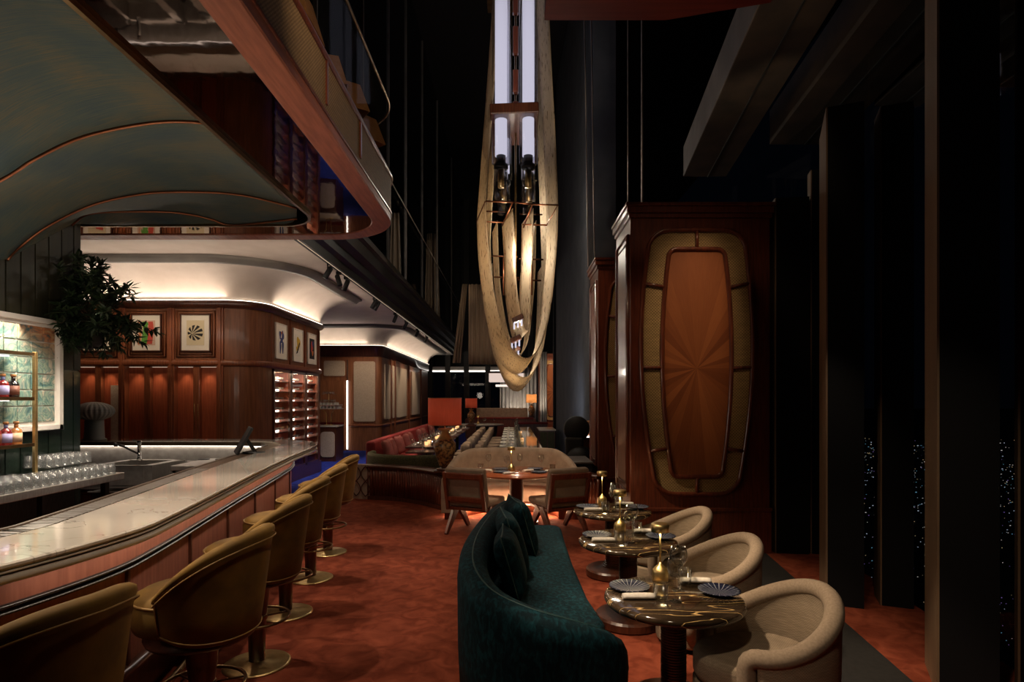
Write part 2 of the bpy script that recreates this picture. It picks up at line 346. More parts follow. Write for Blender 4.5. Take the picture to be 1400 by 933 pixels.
def mk(name, mb, mats, parent=None, bevel=0, sub=0, solid=0, loc=None, seg=2, fix=True):
    me = bpy.data.meshes.new(name); me.from_pydata(mb.v, [], mb.f)
    if not isinstance(mats, (list, tuple)): mats = [mats]
    for m in mats: me.materials.append(m)
    me.polygons.foreach_set('use_smooth', mb.sm); me.polygons.foreach_set('material_index', mb.mi)
    me.update()
    if fix:
        import bmesh
        bm = bmesh.new(); bm.from_mesh(me); bmesh.ops.remove_doubles(bm, verts=bm.verts, dist=1e-5)
        bmesh.ops.recalc_face_normals(bm, faces=bm.faces); bm.to_mesh(me); bm.free()
    o = bpy.data.objects.new(name, me); COL.objects.link(o)
    if loc is not None: o.location = loc
    if parent: o.parent = parent
    if solid:
        d = o.modifiers.new('solid', 'SOLIDIFY'); d.thickness = solid; d.offset = 0
    if bevel:
        d = o.modifiers.new('bevel', 'BEVEL'); d.width = bevel; d.segments = seg; d.limit_method = 'ANGLE'; d.harden_normals = False
    if sub:
        d = o.modifiers.new('sub', 'SUBSURF'); d.levels = sub; d.render_levels = sub
    return o

def tag(o, label, cat, group=None, kind=None):
    o['label'] = label; o['category'] = cat
    if group: o['group'] = group
    if kind: o['kind'] = kind
    return o
def thing(name, label, cat, loc=(0, 0, 0), rz=0, group=None, kind=None):
    o = bpy.data.objects.new(name, None); COL.objects.link(o); o.location = loc; o.rotation_euler = (0, 0, rz)
    o.empty_display_size = .1
    return tag(o, label, cat, group, kind)
def struct(name, mb, mat, label, cat, **k):
    return tag(mk(name, mb, mat, **k), label, cat, None, 'structure')
KIDS = {}
def dup(root, loc, rz=None, label=None, group=None):
    r = root.copy(); COL.objects.link(r); r.location = loc
    if rz is not None: r.rotation_euler = (0, 0, rz)
    if label: r['label'] = label
    if group: r['group'] = group
    for ch in [c for c in list(bpy.data.objects) if c.parent == root]:
        c = ch.copy(); COL.objects.link(c); c.parent = r
        for g in [q for q in list(bpy.data.objects) if q.parent == ch]:
            d = g.copy(); COL.objects.link(d); d.parent = c
    return r

def resample(pts, n):
    pts = [Vector(p) for p in pts]; ds = [0]
    for a, b in zip(pts, pts[1:]): ds.append(ds[-1] + (b - a).length)
    out = []
    for i in range(n):
        t = ds[-1] * i / (n - 1); k = 0
        while k < len(ds) - 2 and ds[k + 1] < t: k += 1
        u = (t - ds[k]) / max(1e-9, ds[k + 1] - ds[k]); out.append(pts[k].lerp(pts[k + 1], u))
    return out
def spline(pts, n):
    """Catmull-Rom through the points, n samples."""
    p = [Vector(q) for q in pts]; p = [p[0] * 2 - p[1]] + p + [p[-1] * 2 - p[-2]]; out = []
    for i in range(1, len(p) - 2):
        for k in range(12):
            t = k / 12; a, b, c, d = p[i - 1:i + 3]
            out.append(.5 * ((2 * b) + (c - a) * t + (2 * a - 5 * b + 4 * c - d) * t * t + (3 * b - a - 3 * c + d) * t ** 3))
    out.append(p[-2]); return resample(out, n)
def offset2(pts, d):
    """Offset a plan polyline to its left by d."""
    out = []; m = len(pts)
    for i in range(m):
        t = Vector(pts[min(i + 1, m - 1)][:2]) - Vector(pts[max(i - 1, 0)][:2]); t.normalize()
        out.append(Vector((pts[i][0] - t.y * d, pts[i][1] + t.x * d)))
    return out
def sweep(mb, path, section, mi=0, cap=True, smooth=True):
    """path: plan points (x,y); section(i)->[(offset to the left, z)] closed ring."""
    rings = []; m = len(path)
    for i in range(m):
        t = Vector(path[min(i + 1, m - 1)][:2]) - Vector(path[max(i - 1, 0)][:2]); t.normalize()
        rings.append([(path[i][0] - t.y * o, path[i][1] + t.x * o, z) for o, z in section(i)])
    return mb.loft(rings, True, cap, False, smooth, mi)
def arc(cx, cy, r, a0, a1, n, ry=None):
    ry = ry or r
    return [(cx + r * math.cos(math.radians(a0 + (a1 - a0) * i / (n - 1))), cy + ry * math.sin(math.radians(a0 + (a1 - a0) * i / (n - 1)))) for i in range(n)]
def rrect(x0, x1, z0, z1, r, n=5):
    return arc(x1 - r, z1 - r, r, 0, 90, n) + arc(x0 + r, z1 - r, r, 90, 180, n) + arc(x0 + r, z0 + r, r, 180, 270, n) + arc(x1 - r, z0 + r, r, 270, 360, n)
def pillow_mb(w, h, t, n=10):
    mb = MB(); rows = []
    for sgn in (1, -1):
        rows = []
        for i in range(n + 1):
            u = -1 + 2 * i / n; row = []
            for j in range(n + 1):
                v = -1 + 2 * j / n
                th = t / 2 * (max(0, 1 - u ** 4) ** .5) * (max(0, 1 - v ** 4) ** .5)
                pin = 1 - .07 * (1 - u * u) * abs(v) ** 2; pin2 = 1 - .07 * (1 - v * v) * abs(u) ** 2
                row.append((u * w / 2 * pin2, sgn * th, v * h / 2 * pin))
            rows.append(row)
        mb.loft(rows, False, False)
    return mb

# ------------------------------------------------------------------ lights
def spot(loc, target, power, deg=40, col=(1, .74, .46), blend=.5, size=.05):
    d = bpy.data.lights.new('spot_light', 'SPOT'); d.energy = power; d.color = col; d.spot_size = math.radians(deg); d.spot_blend = blend; d.shadow_soft_size = size
    o = bpy.data.objects.new('spot_light', d); COL.objects.link(o); o.location = loc
    o.rotation_euler = (Vector(target) - Vector(loc)).to_track_quat('-Z', 'Y').to_euler(); return o
def point(loc, power, col=(1, .74, .46), size=.05):
    d = bpy.data.lights.new('point_light', 'POINT'); d.energy = power; d.color = col; d.shadow_soft_size = size
    o = bpy.data.objects.new('point_light', d); COL.objects.link(o); o.location = loc; return o
def area(loc, target, sx, sy, power, col=(1, .78, .55), spread=180, roll=None):
    d = bpy.data.lights.new('area_light', 'AREA'); d.shape = 'RECTANGLE'; d.size = sx; d.size_y = sy; d.energy = power; d.color = col; d.spread = math.radians(spread)
    o = bpy.data.objects.new('area_light', d); COL.objects.link(o); o.location = loc
    o.rotation_euler = (Vector(target) - Vector(loc)).to_track_quat('-Z', 'Y').to_euler() if roll is None else roll; return o
# ================================================================== SETTING
struct('floor', MB().prism([(-9, -2), (2.9, -2), (3.15, 3.7), (3.42, 5.6), (3.6, 7.0), (3.5, 9.0), (3.4, 10.35), (-9, 10.35)], -.12, 0), M['carpet'], 'rust red carpet floor of the bar and lounge', 'floor')
struct('floor_rear', MB().prism([(-9, 10.35), (3.4, 10.35), (3.4, 33), (-9, 33)], -.12, 0), M['blue'], 'blue carpet floor of the dining room beyond the bar', 'floor')
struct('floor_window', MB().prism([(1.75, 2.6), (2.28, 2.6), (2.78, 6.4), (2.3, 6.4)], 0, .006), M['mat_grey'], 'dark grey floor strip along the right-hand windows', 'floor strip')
struct('ceiling', MB().box(-10, 9, -3, 34, 12.4, 12.6), M['black'], 'black double-height ceiling over the room', 'ceiling')
struct('wall_back', MB().box(-10, 6, 32.6, 32.9, 3.35, 12.4), M['black'], 'black wall above the far windows', 'wall')

# ---- green back-bar wall
w = MB(); y = 3.0
w.box(-5.2, -4.62, 2.5, 6.24, 0, 3.9, 0)
while y < 6.2:
    y2 = min(y + .165, 6.24)
    w.box(-4.63, -4.6, y + .006, y2 - .006, 0, 1.98, 0); w.box(-4.63, -4.595, y + .008, y2 - .008, 2.0, 3.9, 1); y = y2
struct('wall_left', w, [M['green_tile'], M['slat']], 'dark green slatted back-bar wall at the left', 'wall')

# ---- wooden volume with the pictures
YW, XR = 10.28, -4.48
RND = arc(-5.06, 10.86, .58, -90, 0, 12)
OUT1 = [(-9, YW), (-7.5, YW), (-6, YW)] + RND + [(XR, 11.8), (XR, 12.7), (XR, 13.65)]
w = MB()
w.prism([(-9, YW)] + RND + [(XR, 13.65), (-9, 13.65)], 2.33, 3.34)
w.prism([(-9, YW + .1), (-5.07, YW + .1)] + RND + [(XR, 10.93), (-9, 10.93)], 0, 2.33)
w.box(-9, -5.0, 10.93, 13.65, 0, 2.33); w.box(-5.0, XR, 13.5, 13.65, 0, 2.33)
wl1 = struct('wall_left_bar', w, M['wood_wall'], 'walnut panelled wall with a rounded corner behind the bar', 'wall')
m = MB(); m.box(-9, -5.1, YW + .085, YW + .1, .1, 2.26); mk('niche_panel', m, M['niche'], wl1)
m = MB()
sweep(m, OUT1, lambda i: [(-.0, 3.28), (-.05, 3.29), (-.09, 3.33), (-.10, 3.40), (-.06, 3.42), (0, 3.42)])
mk('crown_moulding', m, M['wood_dark'], wl1)
m = MB()
sweep(m, OUT1, lambda i: [(0, 2.27), (-.025, 2.27), (-.045, 2.30), (-.045, 2.35), (-.02, 2.38), (0, 2.38)])
mk('mid_rail', m, M['wood'], wl1)
BAYS = [(-7.65, -6.9), (-6.785, -6.04), (-5.92, -5.18)]
for x0, x1 in [(-7.76, -7.65), (-6.9, -6.785), (-6.04, -5.92), (-5.18, -5.06)]:
    m = MB(); m.box(x0, x1, YW - .03, YW + .1, 0, 3.3); m.box(x0 + .035, x1 - .035, YW - .05, YW, 0, 3.3)
    mk('pilaster', m, M['wood'], wl1, bevel=.006)
for x0, x1 in BAYS:
    c = (x0 + x1) / 2
    m = MB(); m.box(c - .055, c + .055, YW + .0, YW + .1, .1, 2.26); mk('centre_stile', m, M['wood'], wl1, bevel=.006)
    m = MB(); m.box(x0 + .02, x1 - .02, YW + .06, YW + .08, 2.250, 2.256); mk('niche_light', m, M['niche_led'], wl1)
    m = MB()
    for a, b in ((.06, .018), (.14, .014)):
        xa, xb, za, zb = x0 + a * .6, x1 - a * .6, 2.40 + a * .5, 3.26 - a * .5
        m.tube([(xa, YW - .01, za), (xb, YW - .01, za), (xb, YW - .01, zb), (xa, YW - .01, zb)], b, 6, True)
    mk('panel_moulding', m, M['wood'], wl1)
m = MB(); m.box(-7.07, -6.93, YW + .03, YW + .09, .1, 1.93); mk('beige_door_panel', m, M['fabric_panel'], wl1)
m = MB(); m.tube([(-5.58, YW + .01, 1.15), (-5.58, YW + .01, 1.6)], .012); m.tube([(-5.52, YW + .01, 1.15), (-5.52, YW + .01, 1.6)], .012); mk('door_pull', m, M['brass_dark'], wl1)
m = MB()
for yy in (10.9, 11.79, 12.62, 13.5): m.box(XR - .01, XR + .03, yy - .03, yy + .03, 2.38, 3.28)
for xx in (-4.53,): pass
mk('picture_stile', m, M['wood'], wl1)
struct('baseboard_left', MB().prism([(-9, YW - .02)] + [(-5.06, YW - .02)] + arc(-5.06, 10.86, .6, -90, 0, 10) + [(XR + .03, 13.66), (-5.3, 13.66), (-5.3, 11), (-9, 11)], 0, .26), M['wood_dark'], 'dark plinth under the wine cabinets', 'baseboard')

def cove(path, name, label, out=.75):
    n = 12; prof = [(-out * (1 - math.cos(PI / 2 * k / n)), 3.42 + .53 * math.sin(PI / 2 * k / n)) for k in range(n + 1)]
    m = MB(); rows = []
    L = len(path)
    for i in range(L):
        t = Vector(path[min(i + 1, L - 1)]) - Vector(path[max(i - 1, 0)]); t.normalize()
        rows.append([(path[i][0] - t.y * o, path[i][1] + t.x * o, z) for o, z in prof])
    m.loft(rows, False, False)
    o = struct(name, m, M['plaster'], label, 'cove', solid=.02, fix=False)
    b = MB(); sweep(b, path, lambda i: [(-out + .02, 3.94), (-out - .02, 3.90), (-out - .10, 3.90), (-out - .16, 3.95), (-out - .22, 3.96), (-out - .24, 4.02), (-out + .02, 4.02)])
    mk('cove_band', b, M['band'], o)
    led = MB(); sweep(led, path, lambda i: [(-.045, 3.405), (-.06, 3.405), (-.06, 3.425), (-.045, 3.425)])
    mk('led_strip', led, M['led'], o)
    return o
OUTC = [(-9, YW), (-7.5, YW), (-6, YW)] + arc(-5.06, 10.86, .58, -90, 0, 20) + [(XR, 11.8), (XR, 12.7), (XR, 13.66)]
cove(OUTC, 'ceiling_cove', 'lit plaster cove above the picture wall', .75)

# ---- second volume with beige panels
RND2 = arc(-4.45, 19.2, .2, -90, 0, 8)
OUT2 = [(-9, 19), (-7, 19), (-5.3, 19)] + RND2 + [(-4.25, 22), (-4.25, 25), (-4.25, 29.5)]
w = MB(); w.prism([(-9, 19)] + RND2 + [(-4.25, 29.5), (-9, 29.5)], 0, 3.34)
wl2 = struct('wall_left_dining', w, M['wood_wall'], 'walnut wall with beige panels along the dining room', 'wall')
m = MB(); sweep(m, OUT2, lambda i: [(-.0, 3.05), (-.05, 3.07), (-.06, 3.36), (-.10, 3.40), (-.06, 3.42), (0, 3.42)]); mk('crown_moulding', m, M['wood_dark'], wl2)
m = MB(); sweep(m, OUT2, lambda i: [(0, .78), (-.03, .78), (-.04, .84), (0, .86)]); mk('dado_rail', m, M['wood'], wl2)
m = MB(); m.prism_xz(rrect(-5.13, -4.44, .95, 2.9, .06), 18.96, 19.01); mk('beige_panel', m, M['fabric_panel'], wl2)
m = MB(); m.prism_xz(rrect(-6.1, -5.42, 2.43, 2.92, .05), 18.96, 19.01); mk('beige_panel', m, M['fabric_panel'], wl2)
for a, b in ((19.45, 20.25), (20.55, 20.95), (21.3, 23.4), (24.6, 26.7)):
    m = MB(); m.prism_xz(rrect(a, b, 1.0, 2.85, .06), 0, .05); m.xf(Matrix.Translation((-4.20, 0, 0)) @ Matrix.Rotation(PI / 2, 4, 'Z')); mk('beige_panel', m, M['fabric_panel'], wl2)
for yy in (20.4, 21.1, 24.0, 27.2):
    m = MB(); m.box(-4.26, -4.19, yy - .06, yy + .06, 0, 3.05); mk('pilaster', m, M['wood'], wl2, bevel=.01)
m = MB()
m.tube([(-5.34, 18.99, 0), (-5.34, 18.99, 2.95)], .03, 6); mk('door_jamb', m, M['wood_dark'], wl2)
cove(OUT2, 'ceiling_cove_rear', 'lit plaster cove above the beige-panelled wall', .72)
d = struct('door_1', MB().box(-6.2, -5.42, 18.93, 18.99, .02, 2.28), M['wood_wall'], 'plain walnut door in the rear wall', 'door')
m = MB(); m.box(-5.355, -5.315, 18.93, 18.97, .05, 2.28); mk('light_strip', m, M['led_cool'], d)

# ---- plaster soffit and gallery edge
struct('ceiling_soffit', MB().box(-9, -3.06, 7.6, 31, 4.0, 4.1), M['plaster'], 'cream plaster soffit beside the track lights', 'ceiling')
g = MB(); g.prism_xz([(-3.12, 4.0), (-3.06, 3.97), (-3.02, 3.97), (-3.0, 4.10), (-2.9, 4.13), (-2.9, 4.28), (-2.74, 4.32), (-2.70, 4.5), (-2.64, 4.52), (-2.64, 4.66), (-3.12, 4.66)], 7.9, 31)
gb = struct('beam_gallery', g, M['charcoal'], 'dark stepped gallery edge beam running to the back', 'beam')
m = MB(); m.box(-2.66, -2.62, 7.9, 31, 4.52, 4.60); mk('edge_trim', m, M['beam'], gb)
k = 0
for y0, y1 in ((8.0, 10.5), (10.5, 12.7), (12.7, 14.8), (14.8, 17.5), (17.5, 21), (21, 26), (26, 31)):
    k += 1
    p = struct('window_%d' % k, MB().box(-2.70, -2.68, y0 + .02, y1 - .02, 4.66, 12.4), M['pane'], 'tall dark gallery glass pane, %s from the bar canopy' % ['first', 'second', 'third', 'fourth', 'fifth', 'sixth', 'seventh'][k - 1], 'window')
    m = MB(); m.box(-2.72, -2.66, y0 - .012, y0 + .012, 4.66, 12.4); mk('mullion', m, M['beam_grey'], p)
struct('wall_gallery', MB().box(-6.2, -6.0, 6, 31, 4.7, 12.4), M['black'], 'black wall behind the gallery glass', 'wall')

# ---- right: slate wall, columns, beams, windows
struct('wall_right', MB().prism([(1.5, 20), (1.72, 12.4), (2.2, 12.4), (2.2, 20)], 0, 12.4), M['grey_wall'], 'slate grey wall between the second and third wooden towers', 'wall')
struct('column_slate', MB().box(1.42, 1.62, 19.9, 20.3, 0, 12.4), M['column'], 'narrow black post at the end of the slate wall', 'column')
def column(x0, y0, x1, y1, w, edge_w, label, top=12.4):
    a, b = Vector((x0, y0)), Vector((x1, y1)); t = (b - a); ln = t.length; t.normalize(); nrm = Vector((-t.y, t.x))
    if nrm.x < 0: nrm = -nrm
    q = [a, b, b + nrm * w, a + nrm * w]
    c = struct('column', MB().prism([tuple(v) for v in q], 0, top), M['column'], label, 'column')
    e = [a - nrm * .012, b - nrm * .012, b, a]
    mk('bronze_edge', MB().prism([tuple(v) for v in e], 0, top), M['column_edge'], c)
    return c
column(2.95, 6.75, 2.90, 6.42, .34, .03, 'black window column right beside the first wooden tower', 3.9)
column(3.32, 6.55, 3.28, 6.40, .14, .03, 'slim black column left of the bronze-edged column', 4.2)
column(2.86, 5.42, 2.60, 4.82, .26, .03, 'black column with a bronze edge beyond the barrel chairs', 4.10)
column(3.14, 5.05, 3.035, 4.80, .22, .03, 'black column between the two bronze-edged columns', 4.10)
column(2.66, 3.75, 2.44, 3.34, .27, .03, 'nearest black column with a wide bronze edge at the right')
column(2.97, 3.44, 2.92, 3.36, .30, .02, 'black column at the right edge of the view')
w = MB(); w.box(2.0, 6, 1, 8.2, 8.4, 8.6); struct('ceiling_window', w, M['black'], 'dark slab above the right-hand beams', 'ceiling')
BL = ['leftmost brown steel beam, its lit side coloured grey', 'second brown ceiling beam from the left', 'third brown ceiling beam from the left', 'rightmost brown ceiling beam over the windows']
for i, (xa, xb, wd) in enumerate(((1.86, 2.56, .62), (2.86, 3.36, .78), (3.90, 4.1, .50), (4.72, 4.85, .5))):
    y0, y1 = 3.2, (8.7, 7.6, 6.6, 6.2)[i]
    b = MB(); q = [(xa, y0), (xb, y1), (xb + wd, y1), (xa + wd, y0)]
    b.prism(q, 5.0, 5.44)
    o = struct('beam', b, M['beam'], BL[i], 'beam')
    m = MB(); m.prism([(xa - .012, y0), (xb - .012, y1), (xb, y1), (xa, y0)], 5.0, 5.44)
    mk('beam_side', m, M['beam_grey'] if i == 0 else M['beam'], o)  # leftmost side takes a paler grey for the light falling on it
    m = MB(); m.prism([(xa + wd * .55, y0), (xb + wd * .55, y1), (xb + wd * .58, y1), (xa + wd * .58, y0)], 4.985, 5.0); mk('cable_channel', m, M['charcoal'], o)
struct('beam_red', MB().prism([(.25, 4.5), (1.18, 4.5), (1.90, 4.30), (1.90, 3.4), (.25, 3.4)], 4.61, 4.8), M['red_paint'], 'dark red lacquered soffit box above the pendant light', 'beam')
# panes of the right-hand facade
for i, (a, b) in enumerate((((3.06, 2.4), (3.40, 5.55)), ((3.40, 5.6), (3.58, 6.98)), ((3.58, 7.02), (3.46, 9.2)))):
    va, vb = Vector(a), Vector(b); t = (vb - va).normalized(); n_ = Vector((-t.y, t.x)) * .006
    struct('window_%d' % (8 + i), MB().prism([tuple(va - n_), tuple(vb - n_), tuple(vb + n_), tuple(va + n_)], .05, 5.0), M['pane'], 'night window, %s from the viewer on the right' % ['first', 'second', 'third'][i], 'window')
for i, xx in enumerate((-6.0, -4.4, -3.45, -2.45, -1.3, -.2, 1.0)):
    c = struct('column', MB().box(xx - .14, xx + .14, 31.4, 31.7, 0, 12.4), M['charcoal'], 'dark mullion column of the far windows, %s from the left' % ['first', 'second', 'third', 'fourth', 'fifth', 'sixth', 'seventh'][i], 'column')
for i, (xa, xb) in enumerate(((-5.86, -4.54), (-4.26, -3.59), (-3.31, -2.59), (-2.31, -1.44), (-1.16, -.34), (-.06, .86))):
    struct('window_%d' % (11 + i), MB().box(xa, xb, 31.6, 31.62, .1, 3.0), M['pane'], 'far night window pane, %s from the left' % ['first', 'second', 'third', 'fourth', 'fifth', 'sixth'][i], 'window')
    t = struct('trim_%d' % (1 + i), MB().box(xa, xb, 31.35, 31.6, 3.12, 3.40), M['white'], 'pale light box above the far windows, %s from the left' % ['first', 'second', 'third', 'fourth', 'fifth', 'sixth'][i], 'trim')
    m = MB(); m.box(xa, xb, 31.33, 31.36, 3.12, 3.19); mk('light_strip', m, M['led_cool'], t)

# ---- night city beyond the glass
g = MB(); g.box(-6000, 6000, 60, 7000, -121, -120)
struct('ground', g, M['black'], 'dark ground of the city far below', 'ground')
c = MB(); cols = [(1, .93, .8), (.75, .88, 1), (.3, .75, 1), (.55, .35, 1), (1, .75, .4)]
cm = [emitter('city_light_%s' % n, q, s) for n, q, s in zip(('white', 'cool', 'cyan', 'violet', 'amber'), cols, (.6, .5, .38, .32, .35))]
rr = random.Random(5)
for i in range(1700):
    if rr.random() < .8: px = rr.uniform(1090, 1400)
    else: px = rr.uniform(540, 760)
    d = math.exp(rr.uniform(math.log(270), math.log(1500)))
    if rr.random() < .45: d = rr.gauss(1, .05) * rr.choice((330, 420, 560, 640, 800, 1000, 1250, 1400))
    x = (px - 700) / 800 * d; h = rr.choice((0, 0, 0, 6, 14, 25)) ; sz = d * rr.uniform(.0002, .00065)
    c.box(x - sz * rr.choice((1, 1, 2.5)), x + sz, d, d + sz, -120 + h, -120 + h + sz * rr.choice((1, 1, 1.6)), rr.choice((0, 0, 1, 1, 2, 3, 4)))
tag(mk('city_lights', c, cm, fix=False), 'scattered lights of the night city below the windows', 'city lights', kind='stuff')
sk = MB(); s0 = 600
xa = (1094 - 700) / 800 * s0
for k in range(14):
    z0 = -125 + k * 6.2; w0 = 7.5 - k * .42; sk.box(xa + 4 - w0, xa + 4 + w0, s0 - w0, s0 + w0, z0, z0 + 6.2)
t = tag(mk('skyscraper', sk, M['charcoal']), 'slim tapering skyscraper with pale green lit windows', 'building')
wd = MB()
for k in range(11):
    for j in range(4):
        if rr.random() < .7:
            w0 = 7.2 - k * .55; x = xa + 4 - w0 + (j + .3) * w0 / 2; wd.box(x, x + w0 * .3, s0 - 9, s0 - 8.9, -112 + k * 7.4, -109.5 + k * 7.4)
mk('lit_windows', wd, emitter('office_light', (.75, 1, .7), .55), t)
# ================================================================== BAR COUNTER
EDGE = spline([(-2.45, .9, 0), (-2.10, 1.5, 0), (-1.84, 2.1, 0), (-1.73, 2.68, 0), (-1.775, 3.1, 0), (-1.91, 3.85, 0), (-2.07, 4.7, 0), (-2.30, 6.05, 0), (-2.46, 7.2, 0), (-2.62, 7.85, 0), (-3.0, 8.4, 0), (-3.6, 8.62, 0), (-4.4, 8.66, 0), (-5.5, 8.66, 0), (-6.6, 8.66, 0)], 110)
EDGE = [(p.x, p.y) for p in EDGE]
BODY = spline([(-2.6, .9, 0), (-2.24, 1.5, 0), (-1.98, 2.1, 0), (-1.86, 2.68, 0), (-1.895, 3.1, 0), (-2.03, 3.85, 0), (-2.19, 4.7, 0), (-2.43, 6.05, 0), (-2.60, 6.9, 0), (-2.88, 7.6, 0), (-3.4, 8.15, 0), (-4.2, 8.4, 0), (-5.5, 8.42, 0), (-6.6, 8.42, 0)], 110)
BODY = [(p.x, p.y) for p in BODY]
bar = thing('bar_counter', 'curved bar counter with white marble top and reddish wood front', 'bar counter', (0, 0, 0))
m = MB(); sweep(m, EDGE, lambda i: [(.012, 1.078), (.004, 1.084), (.004, 1.094), (.012, 1.10), (.45, 1.10), (.45, 1.06), (.03, 1.06)], smooth=False)
mk('marble_top', m, M['marble'], bar)
m = MB(); sweep(m, EDGE, lambda i: [(.020, 1.052), (.020, 1.079), (.06, 1.079), (.06, 1.052)])
mk('edge_groove', m, M['marble_groove'], bar)
m = MB(); sweep(m, EDGE, lambda i: [(.010, 1.062), (.006, 1.066), (.010, 1.070), (.03, 1.070), (.03, 1.062)]); mk('edge_bead', m, M['marble_edge'], bar)
m = MB(); sweep(m, EDGE, lambda i: [(.05, 1.022), (.012, 1.022), (.0, 1.030), (-.003, 1.039), (.0, 1.048), (.012, 1.054), (.05, 1.054)]); mk('edge_nosing', m, M['marble_edge'], bar)
m = MB(); sweep(m, EDGE, lambda i: [(.45, 1.092), (.45, 1.05), (.63, 1.05), (.63, 1.10), (.61, 1.10), (.60, 1.092)], smooth=False); mk('bronze_strip', m, M['bronze_strip'], bar)
m = MB(); sweep(m, BODY, lambda i: [(0, .90), (0, 1.03), (.06, 1.03), (.06, .90)], smooth=False); mk('upper_panel', m, M['bar_wood'], bar)
m = MB(); sweep(m, BODY, lambda i: [(.02, .36), (.02, .90), (.07, .90), (.07, .36)], smooth=False); mk('lower_panel', m, M['bar_wood'], bar)
m = MB(); sweep(m, BODY, lambda i: [(.16, 0), (.16, .36), (.20, .36), (.20, 0)], smooth=False); mk('toe_panel', m, M['wood_dark'], bar)
for zz in (.905, .878):
    m = MB(); sweep(m, BODY, lambda i: [(0, zz - .008), (-.016, zz - .005), (-.018, zz), (-.016, zz + .005), (0, zz + .008), (.03, zz + .008), (.03, zz - .008)]); mk('metal_rail', m, M['steel_dark'], bar)
m = MB(); sweep(m, BODY, lambda i: [(.02, .36), (-.02, .365), (-.03, .385), (-.02, .40), (.03, .405), (.06, .36)]); mk('base_rail', m, M['wood_dark'], bar)
m = MB(); m.tube([(x, y, .19) for x, y in offset2(BODY, -.07)][8:75], .018, 8); mk('foot_rail', m, M['brass_dark'], bar)
acc = 0
for i in range(6, 84):
    a, b = Vector(BODY[i]), Vector(BODY[i + 1]); acc += (b - a).length
    if acc > .78:
        acc = 0; t = (b - a).normalized(); n_ = Vector((t.y, -t.x))
        m = MB(); m.bar((a.x + n_.x * -.015, a.y + n_.y * -.015, .40), (a.x + n_.x * -.015, a.y + n_.y * -.015, .88), .02, .02, up=(t.x, t.y, 0)); mk('panel_joint', m, M['wood_dark'], bar)
# the steel lining of the counter, with its under-lip light
IN = offset2(EDGE, .635)
m = MB(); sweep(m, EDGE, lambda i: [(.60, .45), (.60, 1.05), (.62, 1.05), (.62, .45)], smooth=False); mk('steel_lining', m, M['steel'], bar)
m = MB(); sweep(m, EDGE[70:108], lambda i: [(.623, 1.043), (.632, 1.043), (.632, 1.05), (.623, 1.05)], smooth=False); mk('under_lip_light', m, M['led_cool'], bar)
g = MB()
for i in range(14, 42):
    for q in range(3):
        a = Vector(EDGE[i]).lerp(Vector(EDGE[i + 1]), q / 3); b = Vector(EDGE[i + 1]); t = (b - Vector(EDGE[i])).normalized(); l = Vector((-t.y, t.x))
        p0, p1 = a + l * .47, a + l * .59; g.bar((p0.x, p0.y, 1.094), (p1.x, p1.y, 1.094), .020, .007)
mk('drip_grille', g, M['steel'], bar)

# ---- inside the bar
def bench(name, label, cat, x0, x1, y0, y1, z=.88):
    t = thing(name, label, cat, ((x0 + x1) / 2, (y0 + y1) / 2, 0)); hx, hy = (x1 - x0) / 2, (y1 - y0) / 2
    return t, hx, hy
t, hx, hy = bench('sink_unit', 'stainless sink unit with a dark front under the mixer tap', 'sink', -5.16, -4.40, 7.15, 7.88)
m = MB(); m.box(-hx, hx, -hy, -hy + .05, .62, .88); m.box(-hx, hx, hy - .08, hy, .62, .88); m.box(-hx, -hx + .06, -hy, hy, .62, .88); m.box(hx - .12, hx, -hy, hy, .62, .88); m.box(-hx, hx, -hy, hy, .60, .64)
mk('basin', m, M['steel'], t, bevel=.006)
m = MB(); m.box(-hx, hx, -hy + .02, hy, .0, .56); mk('cabinet_front', m, M['steel_dark'], t, bevel=.005)
m = MB(); m.box(-hx - .02, hx + .02, -hy - .015, -hy, .55, .565); mk('front_rail', m, M['steel'], t)
t, hx, hy = bench('ice_well', 'steel ice well between sink and worktop behind the bar', 'ice well', -4.36, -4.10, 7.15, 7.86)
m = MB(); m.box(-hx, hx, -hy, hy, .45, .50); m.box(-hx, hx, hy - .04, hy, .5, .86); m.box(-hx, hx, -hy, -hy + .02, .5, .66); mk('well', m, M['steel'], t, bevel=.006)
m = MB(); m.box(-hx, hx, -hy + .05, hy, .0, .45); mk('cabinet_front', m, M['steel_dark'], t)
t, hx, hy = bench('worktop_unit', 'pale steel worktop on a square frame below the tablet', 'worktop', -4.06, -3.44, 6.95, 7.80)
m = MB(); m.box(-hx, hx, -hy, hy, .84, .90); mk('top', m, M['steel'], t, bevel=.008)
m = MB()
for sx in (-1, 1): m.box(sx * (hx - .04) - .02, sx * (hx - .04) + .02, -hy + .02, -hy + .06, 0, .84)
m.box(-hx, hx, -hy + .02, -hy + .05, .72, .84); mk('frame', m, M['steel'], t)
m = MB(); m.box(-hx + .1, hx - .06, -hy + .1, hy, .1, .72); mk('cabinet', m, M['steel_dark'], t)
m = MB()
for k in range(2): m.lathe([(0, .9), (.07, .9), (.07, .906), (0, .906)], (-.28 + k * .22, .28, 0), 16)
mk('lid', m, M['charcoal'], t)
t = thing('mixer_tap', 'chrome mixer tap with a black pull-out hose over the sink', 'tap', (-4.93, 7.74, .88))
m = MB(); m.lathe([(.03, 0), (.03, .03), (.022, .04), (.022, .22), (.026, .225), (.026, .26), (0, .262)], n=16); mk('body', m, M['chrome'], t)
m = MB(); m.tube([(0, 0, .08), (-.08, -.03, .13), (-.17, -.06, .19), (-.22, -.08, .215)], [.013, .013, .014, .018]); mk('spout', m, M['charcoal'], t)
m = MB(); m.lathe([(.02, 0), (.026, .02), (.024, .05), (0, .055)], (-.25, -.09, .19), 12); mk('spray_head', m, M['charcoal'], t)
